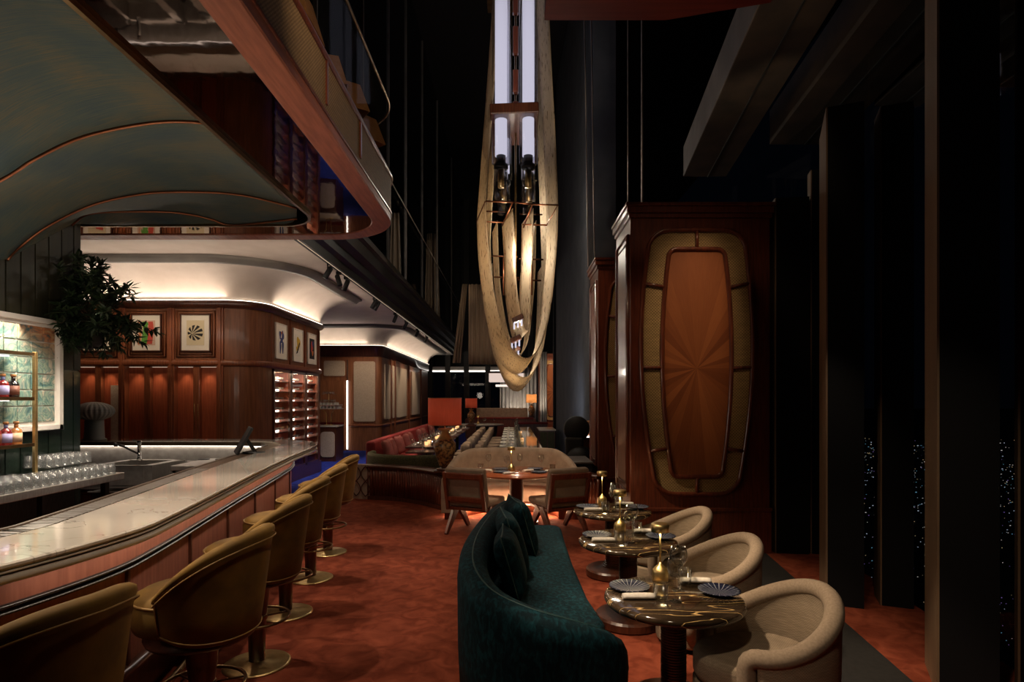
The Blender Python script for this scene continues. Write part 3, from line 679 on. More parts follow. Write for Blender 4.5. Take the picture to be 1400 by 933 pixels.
m = MB(); m.bar((0, 0, .25), (-.07, -.03, .27), .014, .01); mk('lever', m, M['chrome'], t)

# steel glass shelf along the green wall
t = thing('glass_shelf', 'long steel back shelf carrying rows of upturned tumblers', 'shelf', (-4.3, 5.1, 0))
m = MB(); m.box(-.3, .26, -1.6, 1.0, .86, .93); mk('top', m, M['steel'], t, bevel=.006)
m = MB(); m.box(-.3, .16, -1.6, 1.0, .30, .36); m.box(-.3, -.26, -1.6, 1.0, .0, .86); mk('lower_shelf', m, M['steel_dark'], t)
for yy in (-1.5, -.6, .1, .9):
    m = MB(); m.box(.10, .15, yy - .03, yy + .03, 0, .86); mk('leg', m, M['steel_dark'], t)
m = MB(); m.box(-.29, .06, .27, .86, 1.05, 1.06); mk('upper_tray', m, M['clear'], t)
tum = MB(); tum.lathe([(.041, 0), (.042, .004), (.040, .05), (.036, .098), (.030, .104), (.0, .105), (.0, .092), (.032, .09), (.036, .05), (.038, .0)], n=14)
proto = None
def glassrow(mesh_obj, spots, name, label, cat, group):
    global_first = mesh_obj
    for i, (x, y, z, r) in enumerate(spots):
        o = global_first if i == 0 else global_first.copy()
        if i: COL.objects.link(o)
        o.location = (x, y, z); o.rotation_euler = (0, 0, r); tag(o, label, cat, group)
lo = [(-4.09 - r * .098 + random.uniform(-.006, .006), 4.66 + k * .094, .9305, random.random() * 6) for r in range(4) for k in range(15) if r < 3 or k < 6]
up = [(-4.28 - r * .096, 5.42 + k * .094, 1.0605, random.random() * 6) for r in range(3) for k in range(6)]
glassrow(mk('tumbler', tum, M['tumbler']), lo, 'tumbler', 'clear upturned tumbler standing directly on the long steel back shelf', 'tumbler', 'upturned tumblers on the steel shelf')
glassrow(mk('tumbler', tum, M['tumbler']), up, 'tumbler', 'clear upturned tumbler on the raised glass tray above the steel shelf', 'tumbler', 'upturned tumblers on the raised tray')

# brass bottle rack
t = thing('bottle_rack', 'brass framed bottle rack with lit shelves beside the tiled artwork', 'shelf', (-4.42, 4.7, .931))
for yy in (.60, -.95):
    m = MB(); m.box(.085, .115, yy - .015, yy + .015, 0, 1.19); mk('post', m, M['brass'], t, bevel=.004)
for zz in (.36, .775, 1.175):
    m = MB(); m.box(-.12, .10, -.95, .6, zz - .022, zz); s = mk('shelf', m, M['wood_dark'], t, bevel=.003)
    m = MB(); m.box(.095, .108, -.95, .6, zz - .024, zz + .006); mk('brass_edge', m, M['brass_dark'], s)
for zz in (.385 - .06, 1.175 - .03, .775 - .03):
    m = MB(); m.box(-.105, -.09, -.9, .55, zz - .001, zz + .010); mk('shelf_light', m, M['led_cool'], t)
LIQ = {'red': plain('red_liquor', (.20, .012, .012), .08, coat=1), 'black': plain('black_bottle', (.008, .007, .007), .08, coat=1),
       'amber': plain('amber_liquor', (.42, .17, .045), .08, coat=1), 'lav': plain('lavender_label', (.36, .34, .58), .7), 'cork': mixed('cork_stopper', (.42, .19, .07), (.52, .25, .10), 40, rough=.8),
       'dark': plain('dark_label', (.16, .06, .035), .6), 'cream': plain('cream_label', (.62, .44, .28), .7), 'blue': plain('blue_neck_seal', (.14, .17, .34), .5)}
def bottle(loc, body, label_mat, seal, label, group, s=1.0):
    t = thing('liquor_bottle', label, 'bottle', loc, 0, group); t.scale = (s, s, s)
    m = MB(); m.lathe([(.0, 0), (.040, 0), (.043, .006), (.043, .118), (.037, .135), (.018, .148), (.015, .152)], n=20); mk('body', m, LIQ[body], t)
    m = MB(); m.lathe([(.0437, .025), (.0437, .105)], n=20); mk('label', m, LIQ[label_mat], t, fix=False)
    m = MB(); m.lathe([(.0155, .148), (.0155, .185), (0, .185)], n=14); mk('neck', m, LIQ[seal], t)
    m = MB(); m.lathe([(.021, .185), (.021, .203), (.018, .206), (0, .206)], n=14); mk('stopper', m, LIQ['cork'], t)
    return t
U, Lw = .931 + .775, .931 + .36
bottle((-4.385, 5.04, U), 'red', 'lav', 'blue', 'red liquor bottle with lavender label on the upper rack shelf', 'bottles on the brass rack')
bottle((-4.385, 5.145, U), 'black', 'dark', 'black', 'black bottle beside the brass post on the upper rack shelf', 'bottles on the brass rack')
bottle((-4.385, 5.07, Lw), 'red', 'lav', 'blue', 'red liquor bottle with lavender label on the lower rack shelf', 'bottles on the brass rack')
bottle((-4.385, 5.175, Lw), 'amber', 'cream', 'amber', 'amber bottle with a cream label on the lower rack shelf', 'bottles on the brass rack')
bottle((-4.385, 4.965, Lw), 'red', 'dark', 'red', 'dark red bottle cut by the left edge on the lower rack shelf', 'bottles on the brass rack')

# tiled artwork
def tile_art():
    mt, N, L, b = new_mat('marbled_glass_tiles')
    tc = N.new('ShaderNodeTexCoord'); n1 = N.new('ShaderNodeTexNoise'); n1.inputs['Scale'].default_value = 4.5; n1.inputs['Distortion'].default_value = 3.2; n1.inputs['Detail'].default_value = 3
    L.new(tc.outputs['Object'], n1.inputs['Vector']); sp = N.new('ShaderNodeSeparateXYZ'); L.new(tc.outputs['Object'], sp.inputs[0])
    r1 = N.new('ShaderNodeValToRGB'); r1.color_ramp.elements[0].color = c4((.06, .13, .14)); r1.color_ramp.elements[1].color = c4((.52, .46, .34))
    for q, cc in ((.42, (.13, .24, .20)), (.5, (.32, .38, .28)), (.56, (.10, .20, .19))):
        e = r1.color_ramp.elements.new(q); e.color = c4(cc)
    r1.color_ramp.elements[0].position = .3; r1.color_ramp.elements[-1].position = .68
    r2 = N.new('ShaderNodeValToRGB'); r2.color_ramp.elements[0].color = c4((.03, .07, .09)); r2.color_ramp.elements[1].color = c4((.50, .36, .20))
    e = r2.color_ramp.elements.new(.5); e.color = c4((.42, .16, .06)); r2.color_ramp.elements[0].position = .35; r2.color_ramp.elements[-1].position = .62
    L.new(n1.outputs['Fac'], r1.inputs[0]); L.new(n1.outputs['Fac'], r2.inputs[0])
    ad = N.new('ShaderNodeMath'); ad.operation = 'MULTIPLY_ADD'; ad.inputs[1].default_value = .5; L.new(sp.outputs['Y'], ad.inputs[0]); L.new(sp.outputs['Z'], ad.inputs[2])
    mr = N.new('ShaderNodeMapRange'); mr.inputs['From Min'].default_value = .34; mr.inputs['From Max'].default_value = .58; L.new(ad.outputs[0], mr.inputs[0])
    mx = N.new('ShaderNodeMix'); mx.data_type = 'RGBA'; L.new(mr.outputs[0], mx.inputs[0]); L.new(r1.outputs[0], mx.inputs[6]); L.new(r2.outputs[0], mx.inputs[7])
    L.new(mx.outputs[2], b.inputs['Base Color']); b.inputs['Roughness'].default_value = .3; b.inputs['Coat Weight'].default_value = .15
    bp = N.new('ShaderNodeBump'); bp.inputs['Strength'].default_value = .5; bp.inputs['Distance'].default_value = .02; L.new(n1.outputs['Fac'], bp.inputs['Height']); L.new(bp.outputs[0], b.inputs['Normal'])
    return mt
t = thing('tile_artwork', 'framed panel of marbled green glass tiles on the green wall', 'artwork', (-4.595, 5.33, 1.935))
m = MB(); W, H = .60, .545
for a in ((-W, W, H - .05, H), (-W, W, -H, -H + .05), (-W, -W + .05, -H, H), (W - .05, W, -H, H)): m.box(0, .05, a[0], a[1], a[2], a[3])
mk('frame', m, M['white'], t, bevel=.004)
m = MB(); m.box(.002, .012, -W + .04, W - .04, -H + .04, H - .04); mk('backing_board', m, M['paper'], t)
tm = tile_art(); m = MB(); n_ = 7; s_ = (2 * W - .16) / n_
for i in range(n_):
    for j in range(6):
        y0 = -W + .08 + i * s_; z0 = -H + .08 + j * (2 * H - .16) / 6
        m.box(.012, .026 + random.uniform(0, .004), y0 + .006, y0 + s_ - .006, z0 + .006, z0 + (2 * H - .16) / 6 - .006)
mk('tiles', m, tm, t, bevel=.004)

# ribbed mushroom lamp on the far counter
t = thing('mushroom_lamp', 'grey ribbed mushroom lamp on the far end of the bar', 'lamp', (-5.98, 8.38, 1.10))
m = MB(); m.lathe([(.15, 0), (.15, .02), (.125, .03), (.115, .30), (.10, .31)], n=24); mk('base', m, plain('grey_ceramic', (.20, .20, .19), .5), t)
m = MB(); pr = [(.001, .55)] + [(.25 * math.cos(a), .415 + .135 * math.sin(a)) for a in [PI / 2 - .12 - k * .25 for k in range(12)]]
vs = []; n_ = 96
rings = []
for i in range(n_):
    a = 2 * PI * i / n_; f = 1 - (.06 if i % 4 < 2 else 0)
    rings.append([(r * f * math.cos(a), r * f * math.sin(a), z) for r, z in pr])
m.loft(rings, False, False, True, False); mk('ribbed_shade', m, plain('grey_ribs', (.26, .26, .25), .5), t)

# tablet
t = thing('tablet_till', 'black tablet till on a stand at the end of the bar', 'till', (-2.93, 6.48, 1.093), .5); t.scale = (1.3, 1.3, 1.15)
m = MB(); m.bar((-.09, 0, .0), (.03, 0, .25), .30, .022, up=(1, 0, -.45)); mk('screen', m, M['black'], t, bevel=.005)
m = MB(); m.bar((.06, 0, .01), (-.01, 0, .14), .06, .03); m.lathe([(0, 0), (.09, 0), (.09, .012), (0, .014)], (.05, 0, 0), 20); mk('stand', m, M['charcoal'], t)

# plant on a wall bracket at the end of the green wall
t = thing('leafy_plant', 'dark leafy potted plant at the end of the green wall', 'plant', (-4.47, 6.20, 2.25))
m = MB(); m.lathe([(0, 0), (.08, 0), (.10, .02), (.12, .18), (.11, .19), (.10, .16), (0, .15)], (0, 0, 0), 20); mk('pot', m, M['black'], t)
m = MB(); m.box(-.13, .06, -.06, .03, -.02, 0); mk('bracket', m, M['black'], t)
rr = random.Random(11); lf = MB(); st = MB()
for k in range(70):
    a = rr.uniform(0, 2 * PI); el = rr.uniform(-.95, 1.45); ln = rr.uniform(.30, .56) * (1.0 if el > 0 else .85)
    d = Vector((math.cos(a) * math.cos(el), math.sin(a) * math.cos(el), math.sin(el)))
    base = Vector((0, 0, .32)) + d * .06; tip = base + d * ln + Vector((0, 0, -.12 * (1 - abs(el))))
    mid = base.lerp(tip, .5) + Vector((0, 0, .06)); st.tube([(0, 0, .2), base, mid, tip], [.008, .007, .005, .003], 5)
    for q in range(48):
        u = rr.uniform(.3, 1.03); c = base.lerp(tip, u) + Vector((0, 0, .1 * u * (1 - u)))
        dd = (d * .5 + Vector((rr.uniform(-1, 1), rr.uniform(-1, 1), rr.uniform(-.9, .8)))).normalized()
        L_ = rr.uniform(.07, .14); w_ = L_ * .17; sd = dd.cross(Vector((rr.uniform(-.4, .4), rr.uniform(-.4, .4), 1))).normalized(); up_ = sd.cross(dd)
        if c.x < -.115 and c.y < .06: continue
        if (c + dd * L_).x < -.115 and (c + dd * L_).y < .06: continue
        lf.add([c, c + dd * L_ * .45 + sd * w_ + up_ * .006, c + dd * L_ - up_ * .01, c + dd * L_ * .45 - sd * w_ + up_ * .006], [(0, 1, 2, 3)])
mk('stems', st, M['bark'], t); f_ = mk('leaves', lf, M['leaf'], t, fix=False); f_['kind'] = 'stuff'

# ================================================================== CANOPY OVER THE BAR
RIM = [(-1.43, y) for y in (.2, 1.5, 3, 4.5, 5.5)] + arc(-2.36, 6.82, .93, 0, 90, 22) + [(-3.2, 7.75), (-4.5, 7.75), (-6, 7.75), (-7.6, 7.75)]
can = thing('bar_canopy', 'canopy over the bar with wooden rim, mirrored underside and teal cloth vaults', 'canopy', (0, 0, 0))
m = MB(); sweep(m, RIM, lambda i: [(0, 3.81), (.01, 3.80), (.22, 3.80), (.23, 3.81), (.23, 3.90), (0, 3.90)], smooth=False); mk('wooden_rim', m, M['wood_rim'], can)
m = MB(); sweep(m, RIM, lambda i: [(-.006, 3.885), (-.014, 3.90), (-.006, 3.915), (.05, 3.92), (.05, 3.885)]); mk('rim_moulding', m, M['wood_red'], can)
edge = [(-2.33, .2), (-2.33, 1.5), (-2.33, 3), (-2.33, 5), (-2.33, 6.2)] + arc(-2.75, 6.62, .43, 0, 90, 12) + [(-3.4, 7.07), (-4.2, 7.07), (-5.3, 7.07), (-7.6, 7.07)]
ia = resample([(p.x, p.y, 3.812) for p in offset2(RIM, .2)], 120); ib = resample([(x + .005, y, 3.812) for x, y in edge], 120)
m = MB(); m.loft([[a, b] for a, b in zip(ia, ib)], False, False, smooth=False); mk('mirror_soffit', m, M['mirror'], can, fix=False)
seg = [(0, 2), (2, 3), (3, 4), (4, 12), (12, 20), (20, 28), (28, 30)]
for a, b in seg:
    m = MB(); sweep(m, RIM[a:b + 1], lambda i: [(.0, 3.915), (.0, 4.30), (.03, 4.30), (.03, 3.915)], smooth=False); fp = mk('rattan_panel', m, M['rattan_dark'], can)
    x, y = RIM[b]
    m = MB(); m.box(x - .015, x + .015, y - .015, y + .015, 3.96, 4.32); mk('panel_post', m, M['wood_red'], fp)
m = MB(); sweep(m, RIM, lambda i: [(-.02, 4.30), (-.025, 4.325), (-.015, 4.35), (.05, 4.35), (.05, 4.30)]); mk('top_trim', m, M['wood_red'], can)
m = MB(); sweep(m, RIM, lambda i: [(.02, 4.35), (.02, 5.2), (.03, 5.2), (.03, 4.35)], smooth=False); mk('glass_balustrade', m, M['balustrade'], can)
m = MB(); m.tube([(x, y, 5.2) for x, y in offset2(RIM, .025)], .016, 8); mk('handrail', m, M['brass_dark'], can)
m = MB(); m.prism([tuple(p) for p in offset2(RIM, .06)] + [(-7.6, .2)], 4.22, 4.26); mk('gallery_deck', m, M['black'], can)

BR = 3.80
arcs = [
    [Vector((-2.33, 1.6, BR)), Vector((-2.7, 1.6, 3.74)), Vector((-3.2, 1.6, 3.52)), Vector((-3.7, 1.6, 3.15)), Vector((-4.2, 1.6, 2.6)), Vector((-4.59, 1.6, 2.0))],
    [Vector((-2.33, 4.43, BR)), P(240, 164, 4.42), P(200, 167, 4.40), P(150, 176, 4.36), P(100, 190, 4.30), P(45, 217, 4.24), P(0, 245, 4.2), Vector((-4.2, 4.0, 2.86)), Vector((-4.59, 3.9, 2.42))],
    [Vector((-2.36, 6.42, BR)), P(350, 269, 6.24), P(310, 263, 6.13), P(270, 261, 6.03), P(235, 261, 5.94), P(200, 263, 5.84), P(150, 272, 5.70), P(110, 285, 5.60), P(60, 311, 5.47), P(25, 338, 5.40), Vector((-4.59, 5.32, 2.97))],
    [Vector((-2.50, 6.80, BR)), P(320, 306.5, 6.98), P(290, 299, 6.92), P(265, 293, 6.85), P(235, 289, 6.75), P(200, 288, 6.65), P(150, 288.5, 6.45), P(118, 292, 6.28), Vector((-4.59, 6.1, 3.52))],
    [Vector((-2.60, 6.95, BR)), Vector((-2.8, 7.06, BR)), Vector((-3.2, 7.08, BR)), Vector((-3.8, 7.08, BR)), Vector((-4.2, 7.08, BR)), Vector((-4.59, 7.08, BR)), Vector((-4.62, 7.08, BR))],
]
A = [spline(a, 40) for a in arcs]
for i in range(4):
    m = MB(); rows = [[p.lerp(q, k / 14) + Vector((0, 0, .10 * math.sin(PI * k / 14) * (1 if i < 2 else .3) * math.sin(PI * j / 39))) for j, (p, q) in enumerate(zip(A[i], A[i + 1]))] for k in range(15)]
    m.loft(rows, False, False); mk('cloth_vault', m, M['teal_cloth'], can, fix=False, solid=.01)
for i in (1, 2, 3):
    m = MB(); m.tube([p + Vector((0, 0, -.012)) for p in A[i]], .014, 6); mk('copper_seam', m, M['copper'], can)
m = MB(); sweep(m, edge, lambda i: [(-.02, 3.775), (-.02, 3.83), (.012, 3.83), (.012, 3.775)], smooth=False); mk('brass_edge', m, M['brass_dark'], can)
# ================================================================== BAR STOOLS
def stool_section(a):
    """closed (r,z) ring of the wrap-around back at angle a (0 = rear, +-pi = front)."""
    u = min(1, abs(a) / 1.80)
    top = .825 + .25 * (1 - u ** 2.3); bot = .565 + .06 * u ** 4
    ro_b, ro_t = .265, .275 + .06 * (1 - u * .6)
    rm = lambda f: ro_b + (ro_t - ro_b) * f
    pts = [(ro_b - .05, bot), (ro_b - .01, bot), (ro_b, bot + .012)]
    for f in (.3, .6, .85): pts.append((rm(f), bot + (top - bot) * f))
    pts += [(ro_t + .004, top - .03), (ro_t, top - .010), (ro_t - .02, top), (ro_t - .045, top - .002), (ro_t - .065, top - .018), (ro_t - .072, top - .05)]
    for f in (.7, .35): pts.append((rm(f) - .065, bot + (top - bot) * f))
    return pts
def wrap(sec, a0, a1, n, cx=0, cy=0, ex=1, ey=1):
    m = MB(); rings = []
    for i in range(n):
        a = a0 + (a1 - a0) * i / (n - 1); rings.append([(cx + r * math.cos(a) * ex, cy + r * math.sin(a) * ey, z) for r, z in sec(a)])
    return m.loft(rings)
def make_stool():
    t = thing('bar_stool', 'x', 'bar stool', (0, 0, 0), 0, 'mustard velvet stools along the bar')
    m = wrap(stool_section, -1.80, 1.80, 41); bk = mk('backrest', m, M['mustard'], t)
    A1 = 1.77; path = []
    for i in range(33):
        a = -A1 + 2 * A1 * i / 32; s_ = stool_section(a); path.append((( s_[6][0] + .002) * math.cos(a), (s_[6][0] + .002) * math.sin(a), s_[6][1] - .022))
    front = [((stool_section(A1)[k][0] + .003) * math.cos(A1), (stool_section(A1)[k][0] + .003) * math.sin(A1), stool_section(A1)[k][1]) for k in (5, 4, 3, 2)]
    lowp = [(.268 * math.cos(a), .268 * math.sin(a), .585 + .06 * (abs(a) / 1.8) ** 4) for a in [A1 - 2 * A1 * i / 32 for i in range(33)]]
    fr2 = [(x, -y, z) for x, y, z in front][::-1]
    m = MB(); m.tube(path + front + lowp + fr2, .0042, 5, True); mk('piping', m, M['mustard_trim'], bk)
    m = MB(); m.lathe([(0, .60), (.20, .60), (.245, .615), (.262, .66), (.262, .72), (.245, .765), (.215, .783), (0, .79)], (-.05, 0, 0), 36); mk('seat', m, M['mustard'], t)
    m = MB(); m.tube([(-.05 + .255 * math.cos(a), .255 * math.sin(a), .755) for a in [2 * PI * k / 36 for k in range(36)]], .006, 5, True); mk('seat_piping', m, M['mustard_trim'], t)
    m = MB(); m.lathe([(.0, .54), (.24, .545), (.25, .565), (.0, .60)], n=32); mk('seat_base', m, M['wood_dark'], t)
    m = MB(); m.lathe([(.048, .015), (.056, .30), (.078, .50), (.095, .55)], n=24); mk('pole', m, M['wood_red'], t)
    m = MB(); m.lathe([(.060, .285), (.064, .29), (.064, .315), (.061, .32)], n=24); mk('collar', m, M['brass_dark'], t)
    m = MB(); m.lathe([(0, 0), (.205, 0), (.205, .008), (.19, .014), (.07, .022), (.06, .03), (0, .03)], n=40); mk('base_plate', m, M['brass'], t)
    m = MB(); m.tube([(.195 * math.cos(a), .195 * math.sin(a), .30) for a in [2 * PI * k / 36 for k in range(36)]], .009, 8, True); fr = mk('foot_ring', m, M['brass_dark'], t)
    m = MB()
    for a in (.5, 2.6, 4.7): m.tube([(.05 * math.cos(a), .05 * math.sin(a), .30), (.192 * math.cos(a), .192 * math.sin(a), .30)], .006, 6)
    mk('spokes', m, M['brass_dark'], fr)
    return t
ST = [(-1.63, 1.95, -.25), (-1.515, 2.86, .0), (-1.63, 3.74, .12), (-1.79, 4.63, .2), (-1.90, 5.52, .2), (-2.03, 6.45, .2)]
SL = ['nearest mustard velvet bar stool, cut by the bottom left corner', 'mustard velvet bar stool second from the viewer, shown nearly whole', 'third mustard velvet bar stool from the viewer',
      'fourth mustard velvet bar stool from the viewer', 'fifth mustard velvet bar stool, next to the farthest one', 'farthest mustard velvet bar stool, near the fluted partition']
s0 = make_stool()
for i, (x, y, r) in enumerate(ST):
    if i == 0: s0.location = (x, y, 0); s0.rotation_euler = (0, 0, r); s0['label'] = SL[0]
    else: dup(s0, (x, y, 0), r, SL[i])

# ================================================================== TEAL SOFA
SP = spline([(.03, 5.62, 0), (-.06, 5.30, 0), (-.16, 4.75, 0), (-.225, 4.2, 0), (-.245, 3.75, 0), (-.215, 3.40, 0), (-.09, 3.14, 0), (.13, 3.02, 0), (.36, 3.03, 0), (.53, 3.13, 0), (.60, 3.26, 0)], 60)
SPh = [(p.x, p.y) for p in SP]
def sofa_top(i):
    y = SPh[i][1]; u = i / 59
    if u < .04: return .68 + .06 * math.sin(PI / 2 * u / .04)
    if u < .60: return .75 + .02 * math.sin(PI * u / .60)
    k = (u - .60) / .40; return .75 - .27 * (k ** 1.15) - .16 * k ** 7
def sofa_sec(i):
    zt = sofa_top(i); u = i / 59; th = .085 * min(1, .55 + u * 8, .55 + (1 - u) * 6)
    return [(-th * .95, .03), (-th * 1.05, .2), (-th * 1.1, zt - .12), (-th * 1.0, zt - .05), (-th * .65, zt - .012), (0, zt), (th * .65, zt - .012), (th * 1.0, zt - .05), (th * 1.05, zt - .12), (th, .2), (th * .95, .03)]
t = thing('velvet_sofa', 'curved teal velvet sofa facing the small marble tables', 'sofa', (0, 0, 0))
m = MB(); sweep(m, SPh, sofa_sec); mk('back', m, M['teal'], t)
ins = [tuple(p) for p in offset2(SPh, .04)]
seat = ins + [(.50, 3.7), (.485, 4.5), (.50, 5.3), (.50, 5.75)] + arc(.38, 5.85, .12, 0, 90, 5) + [(.18, 5.97)]
seat = [ins[0]] + ins[3:56] + [(.535, 3.36), (.49, 3.8), (.475, 4.6), (.48, 5.3), (.49, 5.72)] + arc(.36, 5.80, .13, 0, 90, 6) + [(.2, 5.93), (.08, 5.85)]
m = MB(); m.prism(seat, .29, .425, smooth=True); mk('seat', m, M['teal'], t, bevel=.045, seg=4)
m = MB(); m.prism([(x * .985 + .003, y * .995 + .02) for x, y in seat], .03, .29, smooth=True); mk('base', m, M['teal'], t, bevel=.01)
m = MB(); m.tube([(x + .0, y, sofa_top(i) - .002) for i, (x, y) in enumerate(SPh)][2:58], .005, 5); mk('piping', m, M['teal_pipe'], t)
for i, (loc, rz, ry, w, lab) in enumerate((((.08, 4.92, .64), 0.22, .40, .46, 'teal velvet cushion at the far end of the sofa back'),
                                           ((.0, 4.28, .645), 0.12, .52, .46, 'teal velvet cushion leaning in the middle of the sofa back'),
                                           ((-.01, 3.86, .625), -.02, .62, .42, 'teal velvet cushion nearest the low sofa arm'))):
    m = pillow_mb(w, w, .17); m.xf(Matrix.Rotation(-.28, 4, 'X'))
    c = tag(mk('cushion', m, M['teal']), lab, 'cushion', 'cushions on the teal sofa'); c.location = loc; c.rotation_euler = (0, 0, PI / 2 + rz); c.location.x += .0
    m = MB(); pp = []
    for a in range(40):
        an = 2 * PI * a / 40; k = max(abs(math.cos(an)), abs(math.sin(an))); u, v = math.cos(an) / k, math.sin(an) / k
        pp.append((u * w / 2 * (1 - .07 * (1 - v * v)), 0, v * w / 2 * (1 - .07 * (1 - u * u))))
    m.tube(pp, .005, 5, True); m.xf(Matrix.Rotation(-.28, 4, 'X')); mk('piping', m, M['teal_pipe'], c)

# ================================================================== BISTRO TABLES AND THEIR SETTINGS
TZ = .63
TAB = [(.875, 3.17, .0), (.88, 4.43, .15), (.965, 5.63, .3)]
TN = ['the nearest marble table', 'the middle marble table', 'the farthest marble table']
def make_table():
    t = thing('bistro_table', 'round brown marble table with gold veins, nearest the viewer', 'table', (0, 0, 0), 0, 'round marble bistro tables')
    m = MB(); R = .372
    m.lathe([(0, .585), (R - .03, .585), (R - .008, .592), (R, .608), (R - .004, .622), (R - .016, TZ), (0, TZ)], n=64); mk('top', m, M['marble_dark'], t)
    m = MB(); m.lathe([(.0, .560), (.205, .560), (.21, .565), (.21, .585), (0, .585)], n=48); mk('brass_ring', m, M['brass_dark'], t)
    pr = [(.066, .56)]
    for k in range(32):
        z = .55 - k * .0145; r = .062 + (0 if z > .16 else ((.16 - z) / .16) ** 1.6 * .16); pr += [(r + .006, z), (r + .006, z - .008), (r, z - .010)]
    pr += [(.235, .075), (.25, .06), (.25, .012), (.24, .0), (0, 0)]
    m = MB(); m.lathe(pr[::-1], n=36, smooth=False); mk('ribbed_pedestal', m, M['wood_dark'], t)
    return t
def make_plate(z=0):
    m = MB(); pr = [(0, 0), (.055, 0), (.075, .006), (.112, .017), (.1125, .020), (.075, .011), (.055, .006), (0, .005)]
    n_ = 44; rings = []
    for i in range(n_):
        a = 2 * PI * i / n_; f = 1 + (.012 if i % 2 else -.012)
        rings.append([(r * (f if r > .07 else 1) * math.cos(a), r * (f if r > .07 else 1) * math.sin(a), zz) for r, zz in pr])
    m.loft(rings, False, False, True, True); return mk('plate', m, M['plate'])
def make_napkin():
    m = MB(); rings = []
    sec = [(.028 * math.cos(a), .016 + .016 * math.sin(a)) for a in [2 * PI * k / 16 for k in range(16)]]
    for k in range(9):
        x = -.085 + .17 * k / 8; s = 1 - .10 * ((k - 4) / 4) ** 4; w = .0015 * math.sin(k * 2.2)
        rings.append([(x, y * s + w, z * s) for y, z in sec])
    m.loft(rings); m.box(-.085, .085, .012, .034, .0005, .006); return mk('napkin', m, M['napkin'])
def make_wine(h=.225, r=.042):
    m = MB(); b = h * .52
    m.lathe([(.036, 0), (.036, .003), (.012, .006), (.0045, .014), (.004, b - .01), (.008, b), (r * .62, b + h * .07), (r * .95, b + h * .18), (r, b + h * .26), (r * .92, b + h * .38), (r * .76, h), (r * .73, h), (r * .9, b + h * .37), (r * .96, b + h * .25), (r * .6, b + h * .085), (0, b + h * .02)], n=24); return mk('wine_glass', m, M['crystal'])
def make_tumbler(): 
    m = MB(); m.lathe([(0, 0), (.034, 0), (.037, .004), (.040, .09), (.0385, .09), (.035, .012), (0, .010)], n=24); return mk('water_tumbler', m, M['crystal'])
def make_lamp():
    t = thing('table_lamp', 'x', 'lamp', (0, 0, 0), 0, 'small brass table lamps')
    m = MB(); m.lathe([(0, 0), (.045, 0), (.047, .004), (.047, .05), (.043, .066), (.028, .082), (.010, .098), (.006, .108)], n=32); mk('base', m, M['brass'], t)
    m = MB(); m.lathe([(.0055, .10), (.0055, .292)], n=12); mk('stem', m, M['brass'], t)
    m = MB(); m.lathe([(.0, .335), (.046, .335), (.052, .330), (.052, .288), (.049, .288), (.048, .326), (0, .328)], n=36); mk('cap', m, M['brass'], t)
    m = MB(); m.lathe([(0, .292), (.030, .292), (.030, .300), (0, .300)], n=24); mk('light_disc', m, M['bulb'], t)
    return t
table0 = make_table(); plate0 = make_plate(); nap0 = make_napkin(); wine0 = make_wine(); big0 = make_wine(.245, .050); tumb0 = make_tumbler(); lamp0 = make_lamp()
USED = set()
def put(o, loc, rz, label, cat, group):
    if o.name in USED: c = o.copy(); COL.objects.link(c)
    else: c = o; USED.add(o.name)
    c.location = loc; c.rotation_euler = (0, 0, rz); return tag(c, label, cat, group)
def put_t(o, loc, rz, label, group):
    if o.name in USED: return dup(o, loc, rz, label, group)
    USED.add(o.name); o.location = loc; o.rotation_euler = (0, 0, rz); o['label'] = label; o['group'] = group; return o
TL = ['round brown marble table with gold veins, nearest the viewer', 'round brown marble table between the two others', 'round brown marble table closest to the wooden tower']
def S(i, dx, dy):
    x, y, r = TAB[i]; c, s = math.cos(r * .35), math.sin(r * .35); return (x + dx * c - dy * s, y + dx * s + dy * c, TZ)
for i, (x, y, r) in enumerate(TAB):
    put_t(table0, (x, y, 0), r, TL[i], 'round marble bistro tables'); n = TN[i]
    put(plate0, S(i, -.215, .12), .1, 'navy rayed plate on the sofa side of ' + n, 'plate', 'navy plates on the marble tables')
    put(plate0, S(i, .265, .05), .1, 'navy rayed plate on the chair side of ' + n, 'plate', 'navy plates on the marble tables')
    put(nap0, S(i, -.20, -.05), .0, 'rolled white napkin on the sofa side of ' + n, 'napkin', 'napkins on the marble tables')
    put(nap0, S(i, .19, .22), -.06, 'rolled white napkin on the chair side of ' + n, 'napkin', 'napkins on the marble tables')
    put(wine0, S(i, -.015, -.085), .0, 'stemmed wine glass near the front of ' + n, 'wine glass', 'glasses on the marble tables')
    put(big0, S(i, .055, .10), .0, 'tall wine glass behind the lamp side of ' + n, 'wine glass', 'glasses on the marble tables')
    put(tumb0, S(i, -.085, -.06), .0, 'short water glass beside the napkin at the front of ' + n, 'tumbler', 'glasses on the marble tables')
    put(tumb0, S(i, .12, .20), .0, 'short water glass beside the far napkin of ' + n, 'tumbler', 'glasses on the marble tables')
    put_t(lamp0, S(i, (-.005, .0, -.03)[i], .265), 0, 'small brass lamp with a flat cap on ' + n, 'small brass table lamps')

